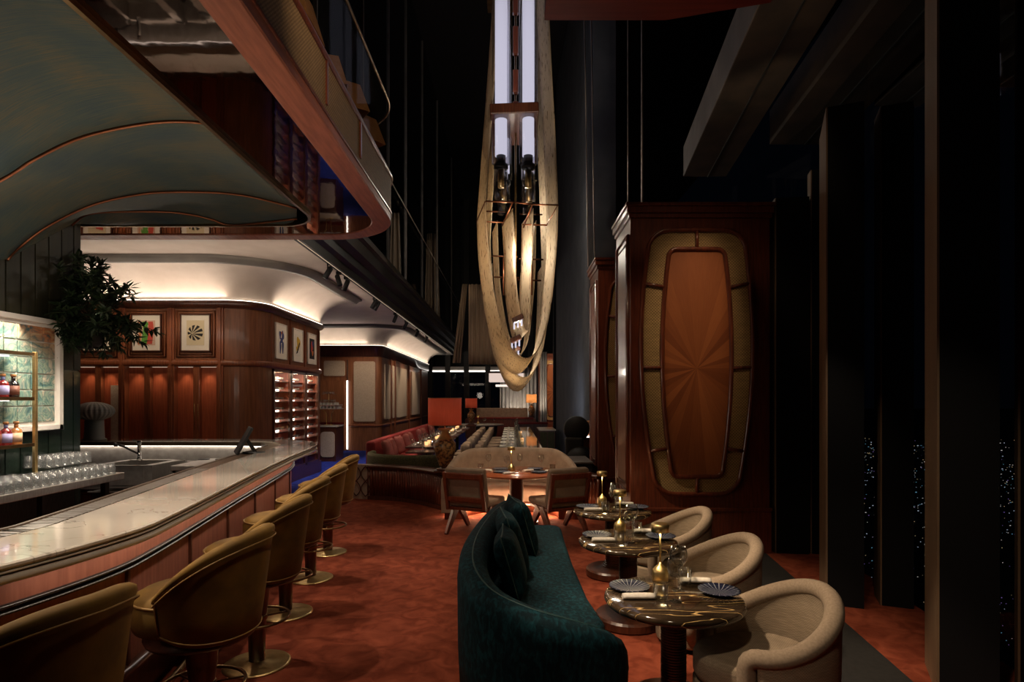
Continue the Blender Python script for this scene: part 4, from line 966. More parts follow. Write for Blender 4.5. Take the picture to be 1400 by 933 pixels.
# ================================================================== BARREL CHAIRS
def chair_sec(a):
    u = min(1, abs(a) / 2.2); k = u * u * (3 - 2 * u); top = .745 - .22 * k
    r1, r0 = .352, .275
    pts = [(r0 + .02, .05), (r1 - .035, .03), (r1 - .025, .05), (r1 - .012, .35), (r1 - .008, top - .10)]
    c = (r1 - .042, top - .044)
    pts += [(c[0] + .043 * math.cos(b), c[1] + .042 * math.sin(b)) for b in [math.radians(q) for q in (-40, -10, 20, 50, 80, 110, 140, 170, 200, 220)]]
    pts += [(r0, top - .12), (r0, .3)]
    return pts
def make_barrel():
    t = thing('barrel_chair', 'x', 'armchair', (0, 0, 0), 0, 'taupe barrel armchairs')
    body = lambda a: [(r, z) for r, z in chair_sec(a)]
    m = wrap(body, -2.2, 2.2, 49, ex=1.0, ey=1.0); mk('shell', m, M['taupe'], t)
    path = []
    for i in range(49):
        a = -2.2 + 4.4 * i / 48; u = abs(a) / 2.2; k = u * u * (3 - 2 * u); path.append((.310 * math.cos(a), .310 * math.sin(a), .745 - .22 * k - .044))
    def tail(p, a, s_):
        tx, ty = -math.sin(a) * s_, math.cos(a) * s_; q = []
        for d in (22, 45, 68, 90): b = math.radians(d); q.append((p[0] + tx * .05 * math.sin(b), p[1] + ty * .05 * math.sin(b), p[2] - .05 * (1 - math.cos(b))))
        return q + [(q[-1][0], q[-1][1], z) for z in (.36, .27, .18, .10)]
    full = tail(path[0], -2.2, -1)[::-1] + path + tail(path[-1], 2.2, 1)
    m = MB(); m.tube(full, [.030, .036] + [.0455] * (len(full) - 4) + [.036, .030], 16); mk('rolled_edge', m, M['taupe_rim'], t)
    D = arc(-.08, 0, .29, 75, 285, 20, .255) + arc(.0, 0, .255, -75, 75, 12)
    m = MB(); m.prism(D, .27, .42, smooth=True); mk('seat', m, M['taupe'], t, bevel=.045, seg=4)
    m = MB(); m.prism([(x * .99 - .005, y * .99) for x, y in D], .03, .27, smooth=True); mk('seat_front', m, M['taupe'], t, bevel=.015)
    m = MB(); m.lathe([(0, 0), (.26, 0), (.26, .05), (0, .05)], n=32); mk('plinth', m, M['wood_dark'], t)
    return t
b0 = make_barrel()
CH = [(1.30, 3.0, .12, 'taupe barrel armchair nearest the viewer, at the front marble table'), (1.38, 4.1, .10, 'taupe barrel armchair between the other two barrel chairs'), (1.39, 5.13, .06, 'farthest taupe barrel armchair, in front of the wooden tower')]
for x, y, r, l in CH: put_t(b0, (x, y, 0), r, l, 'taupe barrel armchairs')

# ================================================================== ROUND TABLE GROUP
RT = (.06, 8.02)
t = thing('dining_table', 'round red-brown table in front of the beige banquette', 'table', (RT[0], RT[1], 0))
m = MB(); m.lathe([(0, .665), (.57, .665), (.60, .672), (.61, .685), (.60, .70), (0, .70)], n=56); mk('top', m, mixed('copper_lacquer', (.34, .085, .035), (.42, .12, .05), 5, (1, 6, 1), .22, coat=.6), t)
m = MB(); m.lathe([(.30, 0), (.30, .03), (.11, .05), (.095, .1), (.095, .60), (.14, .665)], n=28); mk('pedestal', m, M['wood_dark'], t)
for dx, dy, r, q in ((-.20, -.14, .3, 'front left of'), (.30, -.16, -.2, 'front right of'), (-.22, .18, .3, 'rear left of'), (.27, .20, .4, 'rear right of')):
    put(plate0, (RT[0] + dx, RT[1] + dy, .70), r, 'navy rayed plate at the %s the round table' % q, 'plate', 'plates on the round table')
for dx, dy, r, q in ((-.10, -.30, .5, 'front left edge of'), (.16, -.02, .7, 'centre of'), (.47, -.10, -.5, 'right edge of'), (-.41, .0, -.5, 'left edge of')):
    put(nap0, (RT[0] + dx, RT[1] + dy, .70), r, 'rolled white napkin at the %s the round table' % q, 'napkin', 'napkins on the round table')
for dx, dy, q in ((-.39, .14, 'leftmost'), (-.13, -.10, 'second from left'), (.05, .14, 'third from left'), (.345, .08, 'rightmost')):
    put(wine0, (RT[0] + dx, RT[1] + dy, .70), 0, 'stemmed wine glass, %s on the round table' % q, 'wine glass', 'glasses on the round table')
put(tumb0, (RT[0] + .50, RT[1] + .05, .70), 0, 'short water glass at the right of the round table', 'tumbler', 'glasses on the round table')
put(tumb0, (RT[0] - .50, RT[1] + .14, .70), 0, 'short water glass at the left of the round table', 'tumbler', 'glasses on the round table')
put_t(lamp0, (RT[0] - .07, RT[1] + .0, .70), 0, 'small brass lamp in the middle of the round table', 'small brass table lamps')

# banquette: plan ellipse arc, high centred back
def ban_sec(a):
    u = abs(a - PI / 2) / (PI / 2 + .16); k = max(0, min(1, (u - .38) / .62)); k = k * k * (3 - 2 * k); top = .945 - .36 * k
    return [(1.0, .10), (1.0, .3), (1.0, top - .06), (.985, top - .015), (.95, top), (.905, top - .018), (.885, top - .07), (.86, .46), (.86, .10)]
t = thing('curved_banquette', 'high-backed curved beige banquette behind the round table', 'banquette', (0, 8.28, 0))
m = wrap(ban_sec, -.16, PI + .16, 49, 0, 0, 1.0, .80); mk('back', m, M['beige_velvet'], t)
sec_s = lambda a: [(.88, .16), (.88, .42), (.60, .42), (.565, .40), (.56, .37), (.57, .31), (.60, .30), (.60, .16)]
m = wrap(sec_s, .05, PI - .05, 41, 0, 0, 1.0, .80); mk('seat', m, M['beige_velvet'], t)
m = wrap(lambda a: [(.95, .0), (.95, .16), (.66, .16), (.66, .0)], -.10, PI + .10, 41, 0, 0, 1.0, .80); mk('plinth', m, M['wood_red'], t)
m = wrap(lambda a: [(.655, .10), (.655, .12), (.645, .12), (.645, .10)], .1, PI - .1, 41, 0, 0, 1.0, .80); mk('plinth_light', m, emitter('plinth_led', (1, .42, .18), 7), t)

def make_armless():
    t = thing('lounge_chair', 'x', 'chair', (0, 0, 0), 0, 'wooden chairs at the round table')
    m = MB(); m.prism_xz(rrect(-.27, .27, .34, .425, .03), -.22, .30); mk('seat_cushion', m, M['beige_velvet'], t, bevel=.02, seg=3)
    m = MB(); m.prism_xz(rrect(-.275, .275, .0, .46, .03), -.035, .045); m.xf(Matrix.Translation((0, -.20, .385)) @ Matrix.Rotation(.22, 4, 'X')); mk('back_cushion', m, M['beige_velvet'], t, bevel=.02, seg=3)
    RX = Matrix.Translation((0, -.25, .33)) @ Matrix.Rotation(.22, 4, 'X')
    for sx in (-1, 1):
        m = MB(); m.box(sx * .255 - .022, sx * .255 + .022, -.04, .01, -.02, .47); m.xf(RX); mk('back_stile', m, M['wood_red'], t, bevel=.006)
    for z0, z1 in ((.395, .465), (.10, .155)):
        m = MB(); m.box(-.235, .235, -.035, .005, z0, z1); m.xf(RX); mk('back_rail', m, M['wood_red'], t, bevel=.005)
    m = MB(); m.box(-.26, .26, -.25, .27, .30, .34); mk('seat_frame', m, M['wood_red'], t, bevel=.006)
    for sx in (-1, 1):
        m = MB(); m.bar((sx * .25, -.06, .32), (sx * .25, -.33, .0), .045, .13, up=(0, 1, 0), w2=.035, h2=.05); mk('leg', m, M['wood_red'], t, bevel=.005)
        m = MB(); m.bar((sx * .25, .02, .32), (sx * .25, .26, .0), .045, .13, up=(0, 1, 0), w2=.035, h2=.05); mk('leg', m, M['wood_red'], t, bevel=.005)
    return t
a0 = make_armless()
put_t(a0, (-.46, 7.50, 0), -.42, 'padded wooden chair on the left side of the round table', 'wooden chairs at the round table')
put_t(a0, (.58, 7.50, 0), .42, 'padded wooden chair on the right side of the round table', 'wooden chairs at the round table')

# ================================================================== LOW PARTITIONS AND BOOTH
def partition(name, label, pts, h, lattice=None):
    t = thing(name, label, 'partition', (0, 0, 0)); q = spline([(x, y, 0) for x, y in pts], 40); path = [(p.x, p.y) for p in q]
    m = MB(); sweep(m, path, lambda i: [(0, .05), (0, h), (.22, h), (.22, .05)], smooth=False); mk('core', m, M['wood_red'], t)
    m = MB(); q2 = resample(q, int(sum((a - b).length for a, b in zip(q, q[1:])) / .05))
    for p in q2: m.lathe([(.021, .07), (.021, h - .02)], (p.x, p.y, 0), 8)
    mk('fluted_front', m, M['wood_red'], t)
    m = MB(); sweep(m, path, lambda i: [(-.04, h - .01), (-.045, h + .01), (-.04, h + .035), (.24, h + .035), (.24, h - .01)]); mk('top_rail', m, M['wood_dark'], t)
    m = MB(); sweep(m, path, lambda i: [(-.03, 0), (-.03, .06), (.24, .06), (.24, 0)], smooth=False); mk('plinth', m, M['wood_dark'], t)
    return t
pt = partition('fluted_partition', 'low curved fluted wooden partition left of the beige banquette', [(-2.42, 9.86), (-1.95, 9.72), (-1.5, 9.42), (-.98, 8.83)], .54)
m = MB(); m.prism([(-2.75, 9.95), (-2.40, 9.84), (-2.36, 9.97), (-2.72, 10.08)], 0, .58); lp = mk('lattice_end', m, M['fabric_panel'], pt)
m = MB()
for k in range(2):
    x0, y0 = -2.72 + k * .17, 9.935 - k * .052
    m.tube([(x0 + .085 + .08 * math.sin(q / 16 * 2 * PI), y0 - .027 - .03 * math.sin(q / 16 * 2 * PI) * .9 - .012, .05 + .51 * q / 16) for q in range(17)], .008, 5)
    m.tube([(x0 + .085 - .08 * math.sin(q / 16 * 2 * PI), y0 - .027 + .03 * math.sin(q / 16 * 2 * PI) * .9 - .012, .05 + .51 * q / 16) for q in range(17)], .008, 5)
mk('lattice_bars', m, M['wood_dark'], lp)
partition('fluted_partition', 'low fluted wooden partition between the banquette and the wooden towers', [(.96, 8.75), (1.12, 8.62), (1.25, 8.50)], .54)
def booth(name, label, cx, cy, rx, ry, a0, a1, h0, mat, seatw=.35, hz=.44):
    t = thing(name, label, 'booth', (cx, cy, 0))
    m = wrap(lambda a: [(1.0, .05), (1.0, h0 - .05), (.985, h0), (.94, h0 + .015), (.89, h0), (.88, h0 - .05), (.87, .05)], a0, a1, 41, 0, 0, rx, ry); mk('back', m, mat, t)
    m = wrap(lambda a: [(.87, .10), (.87, hz), (1 - seatw - .02, hz), (1 - seatw - .04, hz - .04), (1 - seatw - .02, .10)], a0, a1, 41, 0, 0, rx, ry); mk('seat', m, mat, t)
    return t
booth('olive_booth', 'dark olive curved booth bench behind the fluted partition', -1.75, 11.0, .95, .92, PI * .95, PI * 1.76, .70, M['olive'])
t = thing('booth_table', 'dark table inside the olive booth', 'table', (-1.55, 11.05, 0))
m = MB(); m.prism_xz(rrect(-.42, .42, .68, .71, .01), -.26, .24); mk('top', m, M['wood_dark'], t)
m = MB(); m.lathe([(.25, 0), (.25, .03), (.05, .05), (.05, .68)], n=20); mk('pedestal', m, M['wood_dark'], t)
for k, (dx, dy) in enumerate(((-.28, -.16), (-.08, -.18), (.28, -.16))):
    put((wine0, tumb0, wine0)[k], (-1.55 + dx, 11.05 + dy, .71), 0, ['stemmed glass at the left of the booth table', 'short glass in the middle of the booth table', 'stemmed glass at the right of the booth table'][k], 'glass', 'glasses on the booth table')

# ================================================================== BIG LAMPS
def urn_lamp(loc, s, label, shade='shade_red'):
    t = thing('urn_lamp', label, 'lamp', loc, 0, 'large table lamps'); t.scale = (s, s, s)
    m = MB(); m.box(-.15, .15, -.15, .15, 0, .03); m.lathe([(.13, .03), (.13, .05), (.075, .06), (.07, .08), (0, .08)], n=24); mk('foot', m, M['wood_dark'], t)
    m = MB(); m.lathe([(.075, .08), (.085, .10), (.13, .22), (.17, .36), (.165, .44), (.12, .50), (.09, .51)], n=32); mk('urn', m, M['terracotta'], t)
    m = MB(); m.lathe([(.12, .50), (.10, .53), (.06, .58), (.05, .61), (.05, .63), (.11, .645), (.11, .665), (.04, .67), (0, .67)], n=28); mk('neck', m, M['ochre'], t)
    m = MB(); m.lathe([(.012, .67), (.012, .74)], n=8); mk('stem', m, M['brass'], t)
    m = MB(); m.lathe([(.255, .715), (.255, 1.13)], n=40); sh = mk('lamp_shade', m, M[shade], t, fix=False)
    m = MB()
    for zz in (.715, 1.13): m.tube([(.256 * math.cos(a), .256 * math.sin(a), zz) for a in [2 * PI * k / 36 for k in range(36)]], .005, 5, True)
    mk('shade_rim', m, M['brass_dark'], sh)
    m = MB(); m.lathe([(0, .80), (.03, .82), (.035, .86), (.02, .90), (0, .91)], n=16); mk('bulb', m, M['shade_bulb'], t)
    return t
urn_lamp((-1.03, 8.98, .575), 1.0, 'large lamp with red drum shade and mottled urn base on the partition')
urn_lamp((-1.40, 20.1, .80), .80, 'smaller-looking red drum-shade lamp farther back near the windows')
urn_lamp((.86, 25.88, .862), .9, 'distant amber drum-shade lamp by the white curtain', 'shade_tan')
# ================================================================== WOODEN TOWERS
def half_outline(zb, zt, wb, wt, bulge, R, nc=6, ns=20):
    w = lambda z: (lambda s: wb + (wt - wb) * s + bulge * 4 * s * (1 - s))((z - zb) / (zt - zb))
    pts = [(0, zb)]
    c = (w(zb + R) - R, zb + R); pts += [(c[0] + R * math.sin(a), c[1] - R * math.cos(a)) for a in [PI / 2 * k / (nc - 1) for k in range(nc)]]
    pts += [(w(zb + R + (zt - zb - 2 * R) * k / (ns + 1)), zb + R + (zt - zb - 2 * R) * k / (ns + 1)) for k in range(1, ns + 1)]
    c = (w(zt - R) - R, zt - R); pts += [(c[0] + R * math.cos(a), c[1] + R * math.sin(a)) for a in [PI / 2 * k / (nc - 1) for k in range(nc)]]
    return pts + [(0, zt)]
def make_tower():
    t = thing('tower_cabinet', 'x', 'cabinet', (0, 0, 0), 0, 'wooden towers with sunburst panels')
    H = 3.84; hw = .765; D = .88; cx = -.04
    m = MB(); m.box(-hw, hw, 0, D, 0, H - .16); mk('carcass', m, M['wood_red'], t, bevel=.006)
    m = MB(); m.box(-hw - .02, hw + .02, -.02, D, H - .16, H - .11); m.box(-hw - .045, hw + .03, -.045, D, H - .11, H - .04); m.box(-hw - .06, hw + .04, -.06, D, H - .04, H); mk('cornice', m, M['wood_red'], t, bevel=.008)
    m = MB(); m.box(-hw - .012, hw + .012, -.018, D, 0, .46); m.box(-hw - .018, hw + .018, -.026, D, .46, .50); mk('plinth', m, M['wood_red'], t, bevel=.006)
    ho = half_outline(.65, 3.545, .43, .50, .145, .24); hi = half_outline(.84, 3.337, .27, .30, .095, .09)
    full = lambda h, y: [(cx + x, y, z) for x, z in h] + [(cx - x, y, z) for x, z in h[::-1][1:-1]]
    m = MB(); m.tube(full(ho, -.012), .026, 8, True); mk('outer_moulding', m, M['wood_red'], t)
    m = MB(); m.tube(full(hi, -.012), .026, 8, True); mk('inner_moulding', m, M['wood_red'], t)
    ix = lambda s: 6 + max(1, min(20, round(s * 21)))
    cuts = [0, ix(.10), ix(.47), ix(.87), len(ho) - 1]
    for sx in (-1, 1):
        for a, b in zip(cuts, cuts[1:]):
            m = MB(); n_ = 3
            rows = [[(cx + sx * (hi[k][0] + (ho[k][0] - hi[k][0]) * q / n_), -.006, hi[k][1] + (ho[k][1] - hi[k][1]) * q / n_) for q in range(n_ + 1)] for k in range(a, b + 1)]
            m.loft(rows, False, False, smooth=False); mk('rattan_panel', m, M['rattan'], t, fix=False)
        for c in cuts[1:-1]:
            m = MB(); m.tube([(cx + sx * hi[c][0], -.014, hi[c][1]), (cx + sx * ho[c][0], -.014, ho[c][1])], .020, 8); mk('divider', m, M['wood_red'], t)
    for c in (0, len(ho) - 1):
        m = MB(); m.tube([(cx, -.014, hi[c][1]), (cx, -.014, ho[c][1])], .020, 8); mk('divider', m, M['wood_red'], t)
    m = MB(); zc = 2.03; pl = [(x, -.010, z - zc) for x, z in hi] + [(-x, -.010, z - zc) for x, z in hi[::-1][1:-1]]
    m.add(pl + [(x, .0, z) for x, y, z in pl], [list(range(len(pl)))] + [(i, (i + 1) % len(pl), (i + 1) % len(pl) + len(pl), i + len(pl)) for i in range(len(pl))]); mk('sunburst_panel', m, M['sunburst'], t, loc=(cx, 0, zc), fix=False)
    m = MB()
    for y0, y1, r in ((.10, .78, .022), (.18, .70, .014)):
        zb, zt = .66 + (y0 - .1) * 1.0, 3.52 - (y0 - .1) * 1.0
        m.tube([(-hw - .006, y0, zb), (-hw - .006, y1, zb), (-hw - .006, y1, zt), (-hw - .006, y0, zt)], r, 6, True)
    mk('side_moulding', m, M['wood_red'], t)
    m = MB(); m.box(-hw - .012, -hw + .01, .2, .68, .76, 3.42); mk('side_panel', m, M['wood'], t)
    return t
tw = make_tower(); tw.location = (2.065, 6.42, 0); tw['label'] = 'nearest tall red-brown wooden tower with sunburst panel and rattan border'
dup(tw, (2.075, 8.92, 0), 0, 'second tall wooden tower, half hidden behind the nearest one')
dup(tw, (2.06, 28.0, 0), 0, 'far wooden tower with sunburst panel at the end of the dining room')

# ================================================================== PICTURES
def picture(loc, rz, w, h, art, label):
    t = thing('framed_picture', label, 'picture', loc, rz, 'abstract prints on the wooden wall')
    m = MB(); f = .022
    m.box(-w / 2, w / 2, -.035, 0, h / 2 - f, h / 2); m.box(-w / 2, w / 2, -.035, 0, -h / 2, -h / 2 + f); m.box(-w / 2, -w / 2 + f, -.035, 0, -h / 2, h / 2); m.box(w / 2 - f, w / 2, -.035, 0, -h / 2, h / 2); mk('frame', m, M['white'] if rz else M['wood_dark'], t, bevel=.003)
    m = MB(); m.box(-w / 2 + f, w / 2 - f, -.02, -.002, -h / 2 + f, h / 2 - f); mk('mat_board', m, M['paper'], t)
    m = MB(); aw, ah = w * .29, h * .33; m.box(-aw, aw, -.023, -.019, -ah, ah); pr = mk('print', m, INK[art[0]], t)
    for k, (cname, poly) in enumerate(art[1]):
        m = MB(); m.prism_xz([(x * aw, z * ah) for x, z in poly], -.026 - k * .0006, -.022); mk('shape', m, INK[cname], pr)
    return t
INK = {'cream': plain('cream_paper', (.62, .54, .38), .85), 'white': plain('white_paper', (.68, .66, .62), .85), 'red': plain('red_ink', (.50, .07, .05), .8), 'green': plain('green_ink', (.10, .30, .05), .8),
       'black': plain('black_ink', (.015, .015, .017), .8), 'blue': plain('navy_ink', (.03, .04, .16), .8), 'yellow': plain('yellow_ink', (.58, .38, .04), .8), 'orange': plain('orange_ink', (.55, .18, .05), .8), 'pink': plain('pink_ink', (.58, .40, .32), .8)}
wob = lambda x0, x1, ph: [(x0 + .10 * math.sin(ph + z * 2.4), z) for z in [-.9 + 1.8 * k / 10 for k in range(11)]] + [(x1 + .10 * math.sin(ph + 1 + z * 2.4), z) for z in [.9 - 1.8 * k / 10 for k in range(11)]]
artA = ('pink', [('red', wob(.15, .75, 0)), ('orange', wob(-.85, -.70, 1)), ('green', wob(-.45, .12, .5)), ('green', [(-.6, .55), (.25, .62), (.2, .85), (-.5, .85)])])
fan = []
for k in range(9):
    a0 = 2 * PI * k / 9 + .2; a1 = a0 + .40; fan.append(('black', [(-.36 + .05 * math.cos(a0), -.04 + .05 * math.sin(a0)), (.86 * math.cos(a0), .62 * math.sin(a0)), (.86 * math.cos((a0 + a1) / 2), .62 * math.sin((a0 + a1) / 2)), (.86 * math.cos(a1), .62 * math.sin(a1))]))
artB = ('cream', fan)
artC = ('cream', [('black', [(-.8, -.6), (.2, -.7), (.5, .1), (-.3, .3)]), ('red', [(-.2, -.2), (.8, -.1), (.7, .6), (-.1, .5)])])
def blob(cx, cz, rx, rz_, ph=0): return [(cx + rx * (1 + .2 * math.sin(3 * a + ph)) * math.cos(a), cz + rz_ * (1 + .2 * math.sin(3 * a + ph)) * math.sin(a)) for a in [2 * PI * k / 18 for k in range(18)]]
artD = ('white', [('blue', blob(-.4, .55, .3, .35)), ('blue', blob(.4, .5, .32, .4, 2)), ('blue', blob(-.35, -.5, .22, .5, 1)), ('blue', blob(.4, -.45, .24, .5)), ('blue', blob(0, .05, .35, .22, 3)), ('orange', blob(.05, .75, .12, .12))])
artE = ('white', [('yellow', blob(.1, .2, .6, .6, 1)), ('black', [(-.7, -.8), (-.2, -.7), (.6, .2), (.4, .35)]), ('yellow', blob(-.5, -.3, .2, .2))])
artF = ('black', [('red', blob(-.1, .2, .35, .5, 2)), ('orange', blob(.2, -.4, .3, .25)), ('blue', blob(.3, .5, .3, .3))])
PZ = 2.85
picture((-7.275, YW - .002, PZ), 0, .53, .66, artC, 'framed print half hidden by the plant, leftmost on the wood wall')
picture((-6.41, YW - .002, PZ), 0, .53, .66, artA, 'framed print of wavy green and red shapes')
picture((-5.55, YW - .002, PZ), 0, .53, .66, artB, 'framed print of a round black and white fan shape')
picture((XR + .005, 11.30, 2.80), PI / 2, .54, .68, artD, 'white framed print with navy blots past the rounded corner')
picture((XR + .005, 12.18, 2.80), PI / 2, .54, .68, artE, 'white framed print with yellow and black shapes')
picture((XR + .005, 13.03, 2.80), PI / 2, .54, .68, artF, 'white framed print with a dark picture at the far corner')

# ================================================================== WINE CABINETS
WC = ['lit wine cabinet nearest the bar, under the navy print', 'lit wine cabinet in the middle, under the yellow print', 'lit wine cabinet farthest from the bar, under the dark print']
for i, (y0, y1) in enumerate(((10.95, 11.80), (11.82, 12.65), (12.67, 13.49))):
    t = thing('wine_cabinet', WC[i], 'wine cabinet', (XR, (y0 + y1) / 2, .26), 0, 'lit wine cabinets'); h = (y1 - y0) / 2; Hh = 2.0
    m = MB(); m.box(-.24, -.22, -h, h, 0, Hh); m.box(-.24, 0, -h, -h + .03, 0, Hh); m.box(-.24, 0, h - .03, h, 0, Hh); m.box(-.24, 0, -h, h, 0, .03); m.box(-.24, 0, -h, h, Hh - .03, Hh); mk('carcass', m, M['niche'], t)
    m = MB()
    for a in ((-h, -h + .06, 0, Hh), (h - .06, h, 0, Hh)): m.box(-.01, .03, a[0], a[1], a[2], a[3])
    m.box(-.01, .03, -h, h, 0, .05); m.box(-.01, .03, -h, h, Hh - .05, Hh); d = mk('door_frame', m, M['wood_dark'], t, bevel=.004)
    m = MB(); m.box(.005, .011, -h + .06, h - .06, .05, Hh - .05); mk('door_glass', m, M['pane'], d)
    for k in range(9):
        z = .16 + k * .20; m = MB(); m.box(-.22, -.03, -h + .03, h - .03, z, z + .018); s_ = mk('shelf', m, M['wood_dark'], t)
        m = MB(); m.box(-.218, -.205, -h + .04, h - .04, z + .02, z + .045 + (.015 if k % 3 == 1 else 0)); mk('shelf_light', m, M['led_shelf'], s_)
        m = MB()
        for q in range(5): m.box(-.19, -.10, -h + .08 + q * .15, -h + .19 + q * .15, z + .06, z + .10)
        mk('bottle_rest', m, M['white'], s_)
# console with tiered stand
t = thing('console_cabinet', 'dark console with two rounded beige panels and a stone top', 'console', (-5.16, 16.1, 0))
m = MB(); m.box(-.45, .42, -.35, .35, 0, .93); mk('carcass', m, M['wood_dark'], t)
m = MB(); m.box(-.47, .44, -.37, .37, .93, .97); mk('top', m, M['marble_edge'], t)
for x0 in (-.42, 0.0):
    m = MB(); m.prism_xz(rrect(x0 + .01, x0 + .39, .12, .80, .09), -.365, -.345); mk('beige_panel', m, M['fabric_panel'], t)
m = MB(); m.box(-.44, .42, .28, .36, .97, 1.03); mk('red_upstand', m, M['red_velvet'], t)
t = thing('tiered_stand', 'tiered glass stand on brass legs on the console', 'stand', (-5.04, 16.1, .97))
for x in (-.12, .12):
    m = MB(); m.tube([(x * .5, 0, 0), (x * .6, 0, .32), (x * 1.3, 0, .42)], .012, 6); m.lathe([(0, 0), (.07, 0), (.07, .012), (0, .014)], (x * .5, 0, 0), 16); mk('brass_leg', m, M['brass'], t)
for z, w in ((.44, .36), (.54, .34), (.62, .22), (.84, .16)):
    m = MB(); m.box(-w, w, -.16, .16, z, z + .016)
    for k in range(int(w / .05)): m.box(-w + .02 + k * .1, -w + .08 + k * .1, -.12, .12, z + .016, z + .075)
    mk('glass_tier', m, M['white'] if z < .6 else M['crystal'], t)
m = MB(); m.tube([(0, 0, .42), (0, 0, .86)], .01, 6); mk('stem', m, M['brass'], t)

# ================================================================== DINING ROOM
t = thing('red_banquette', 'long red velvet banquette along the dining tables', 'banquette', (-2.74, 15.7, 0))
m = MB(); m.box(-.09, .09, -4.4, 4.3, .0, .87); mk('back', m, M['red_velvet'], t, bevel=.05, seg=4)
m = MB(); m.box(.09, .62, -4.4, 4.3, .16, .46); mk('seat', m, M['red_velvet'], t, bevel=.04, seg=3)
m = MB(); m.box(-.05, .55, -4.35, 4.2, 0, .16); mk('plinth', m, M['wood_dark'], t)
proto = None
ORD = ['first', 'second', 'third', 'fourth', 'fifth', 'sixth', 'seventh', 'eighth', 'ninth']
for i, y in enumerate((11.65, 12.05, 12.9, 13.8, 14.25, 15.7, 16.4, 18.0)):
    if proto is None: proto = mk('cushion', pillow_mb(.42, .42, .15).xf(Matrix.Rotation(-.30, 4, 'X')), M['rose_velvet']); o = proto
    else: o = proto.copy(); COL.objects.link(o)
    tag(o, 'rose cushion on the red banquette, %s from the near end' % ORD[i], 'cushion', 'cushions on the red banquette'); o.location = (-2.47, y, .68); o.rotation_euler = (0, 0, PI / 2 + random.uniform(-.15, .15))
tp = None; dch = None
def make_small_chair():
    t = thing('dining_chair', 'x', 'chair', (0, 0, 0), 0, 'x')
    m = MB(); m.lathe([(0, .38), (.21, .38), (.23, .40), (.23, .44), (.20, .46), (0, .465)], n=24); mk('seat', m, M['beige_velvet'], t)
    m = wrap(lambda a: [(.24, .56), (.245, .72), (.235, .77), (.215, .78), (.20, .76), (.20, .56)], -1.15, 1.15, 21); mk('backrest', m, M['beige_velvet'], t)
    for a in (.75, -.75, 2.4, -2.4):
        m = MB(); m.tube([(.19 * math.cos(a), .19 * math.sin(a), .39), (.23 * math.cos(a), .23 * math.sin(a), 0)], [.018, .012], 6); mk('leg', m, M['wood_dark'], t)
    m = MB()
    for a in (-.8, 0, .8): m.tube([(.20 * math.cos(a), .20 * math.sin(a), .42), (.222 * math.cos(a), .222 * math.sin(a), .60)], .012, 6)
    mk('back_post', m, M['wood_dark'], t)
    return t
cand = MB(); cand.lathe([(0, 0), (.035, 0), (.04, .07), (.037, .07), (.033, .01), (0, .01)], n=16)
candle0 = mk('candle_glass', cand, emitter('candle_glow', (1, .50, .20), 1.6))
for i in range(5):
    y = 12.1 + i * 1.62
    if tp is None:
        tp = thing('dining_table', 'x', 'table', (0, 0, 0), 0, 'dining tables along the red banquette')
        m = MB(); m.box(-.36, .36, -.62, .62, .715, .75); mk('top', m, M['wood_dark'], tp, bevel=.006)
        m = MB(); m.lathe([(.22, 0), (.22, .03), (.05, .05), (.05, .715)], n=20); mk('pedestal', m, M['charcoal'], tp); o = tp
    else: o = dup(tp, (0, 0, 0))
    o.location = (-1.74, y, 0); o['label'] = 'dark dining table by the red banquette, %s from the near end' % ORD[i]
    L = 'the %s dining table' % ORD[i]
    k = 0
    for dx, dy in ((-.2, -.40), (-.2, .0), (-.2, .36), (.18, -.42), (.2, -.02), (.18, .34)):
        s = ('banquette' if dx < 0 else 'chair') + ' side'; q = ('near', 'middle', 'far')[k % 3]; k += 1
        put(wine0, (-1.74 + dx * .45, y + dy, .75), 0, 'wine glass on the %s %s of %s' % (q, s, L), 'wine glass', 'glasses on the dining tables')
        put(nap0, (-1.74 + dx * 1.2, y + dy + .13, .75), 1.57, 'white napkin at the %s %s of %s' % (q, s, L), 'napkin', 'napkins on the dining tables')
        put(tumb0, (-1.74 + dx * .75, y + dy + .06, .75), 0, 'short glass on the %s %s of %s' % (q, s, L), 'tumbler', 'glasses on the dining tables')
    for dy, q in ((-.2, 'near'), (.22, 'far')): put(candle0, (-1.74, y + dy, .75), 0, 'glowing candle glass at the %s end of %s' % (q, L), 'candle', 'candles on the dining tables')
    for dy, q in ((-.32, 'near'), (.32, 'far')):
        if dch is None: dch = make_small_chair(); c = dch
        else: c = dup(dch, (0, 0, 0))
        c.location = (-1.10, y + dy, 0); c.rotation_euler = (0, 0, 0); c['group'] = 'chairs along the dining tables'; c['label'] = 'small rounded dining chair at the %s end of %s' % (q, L)
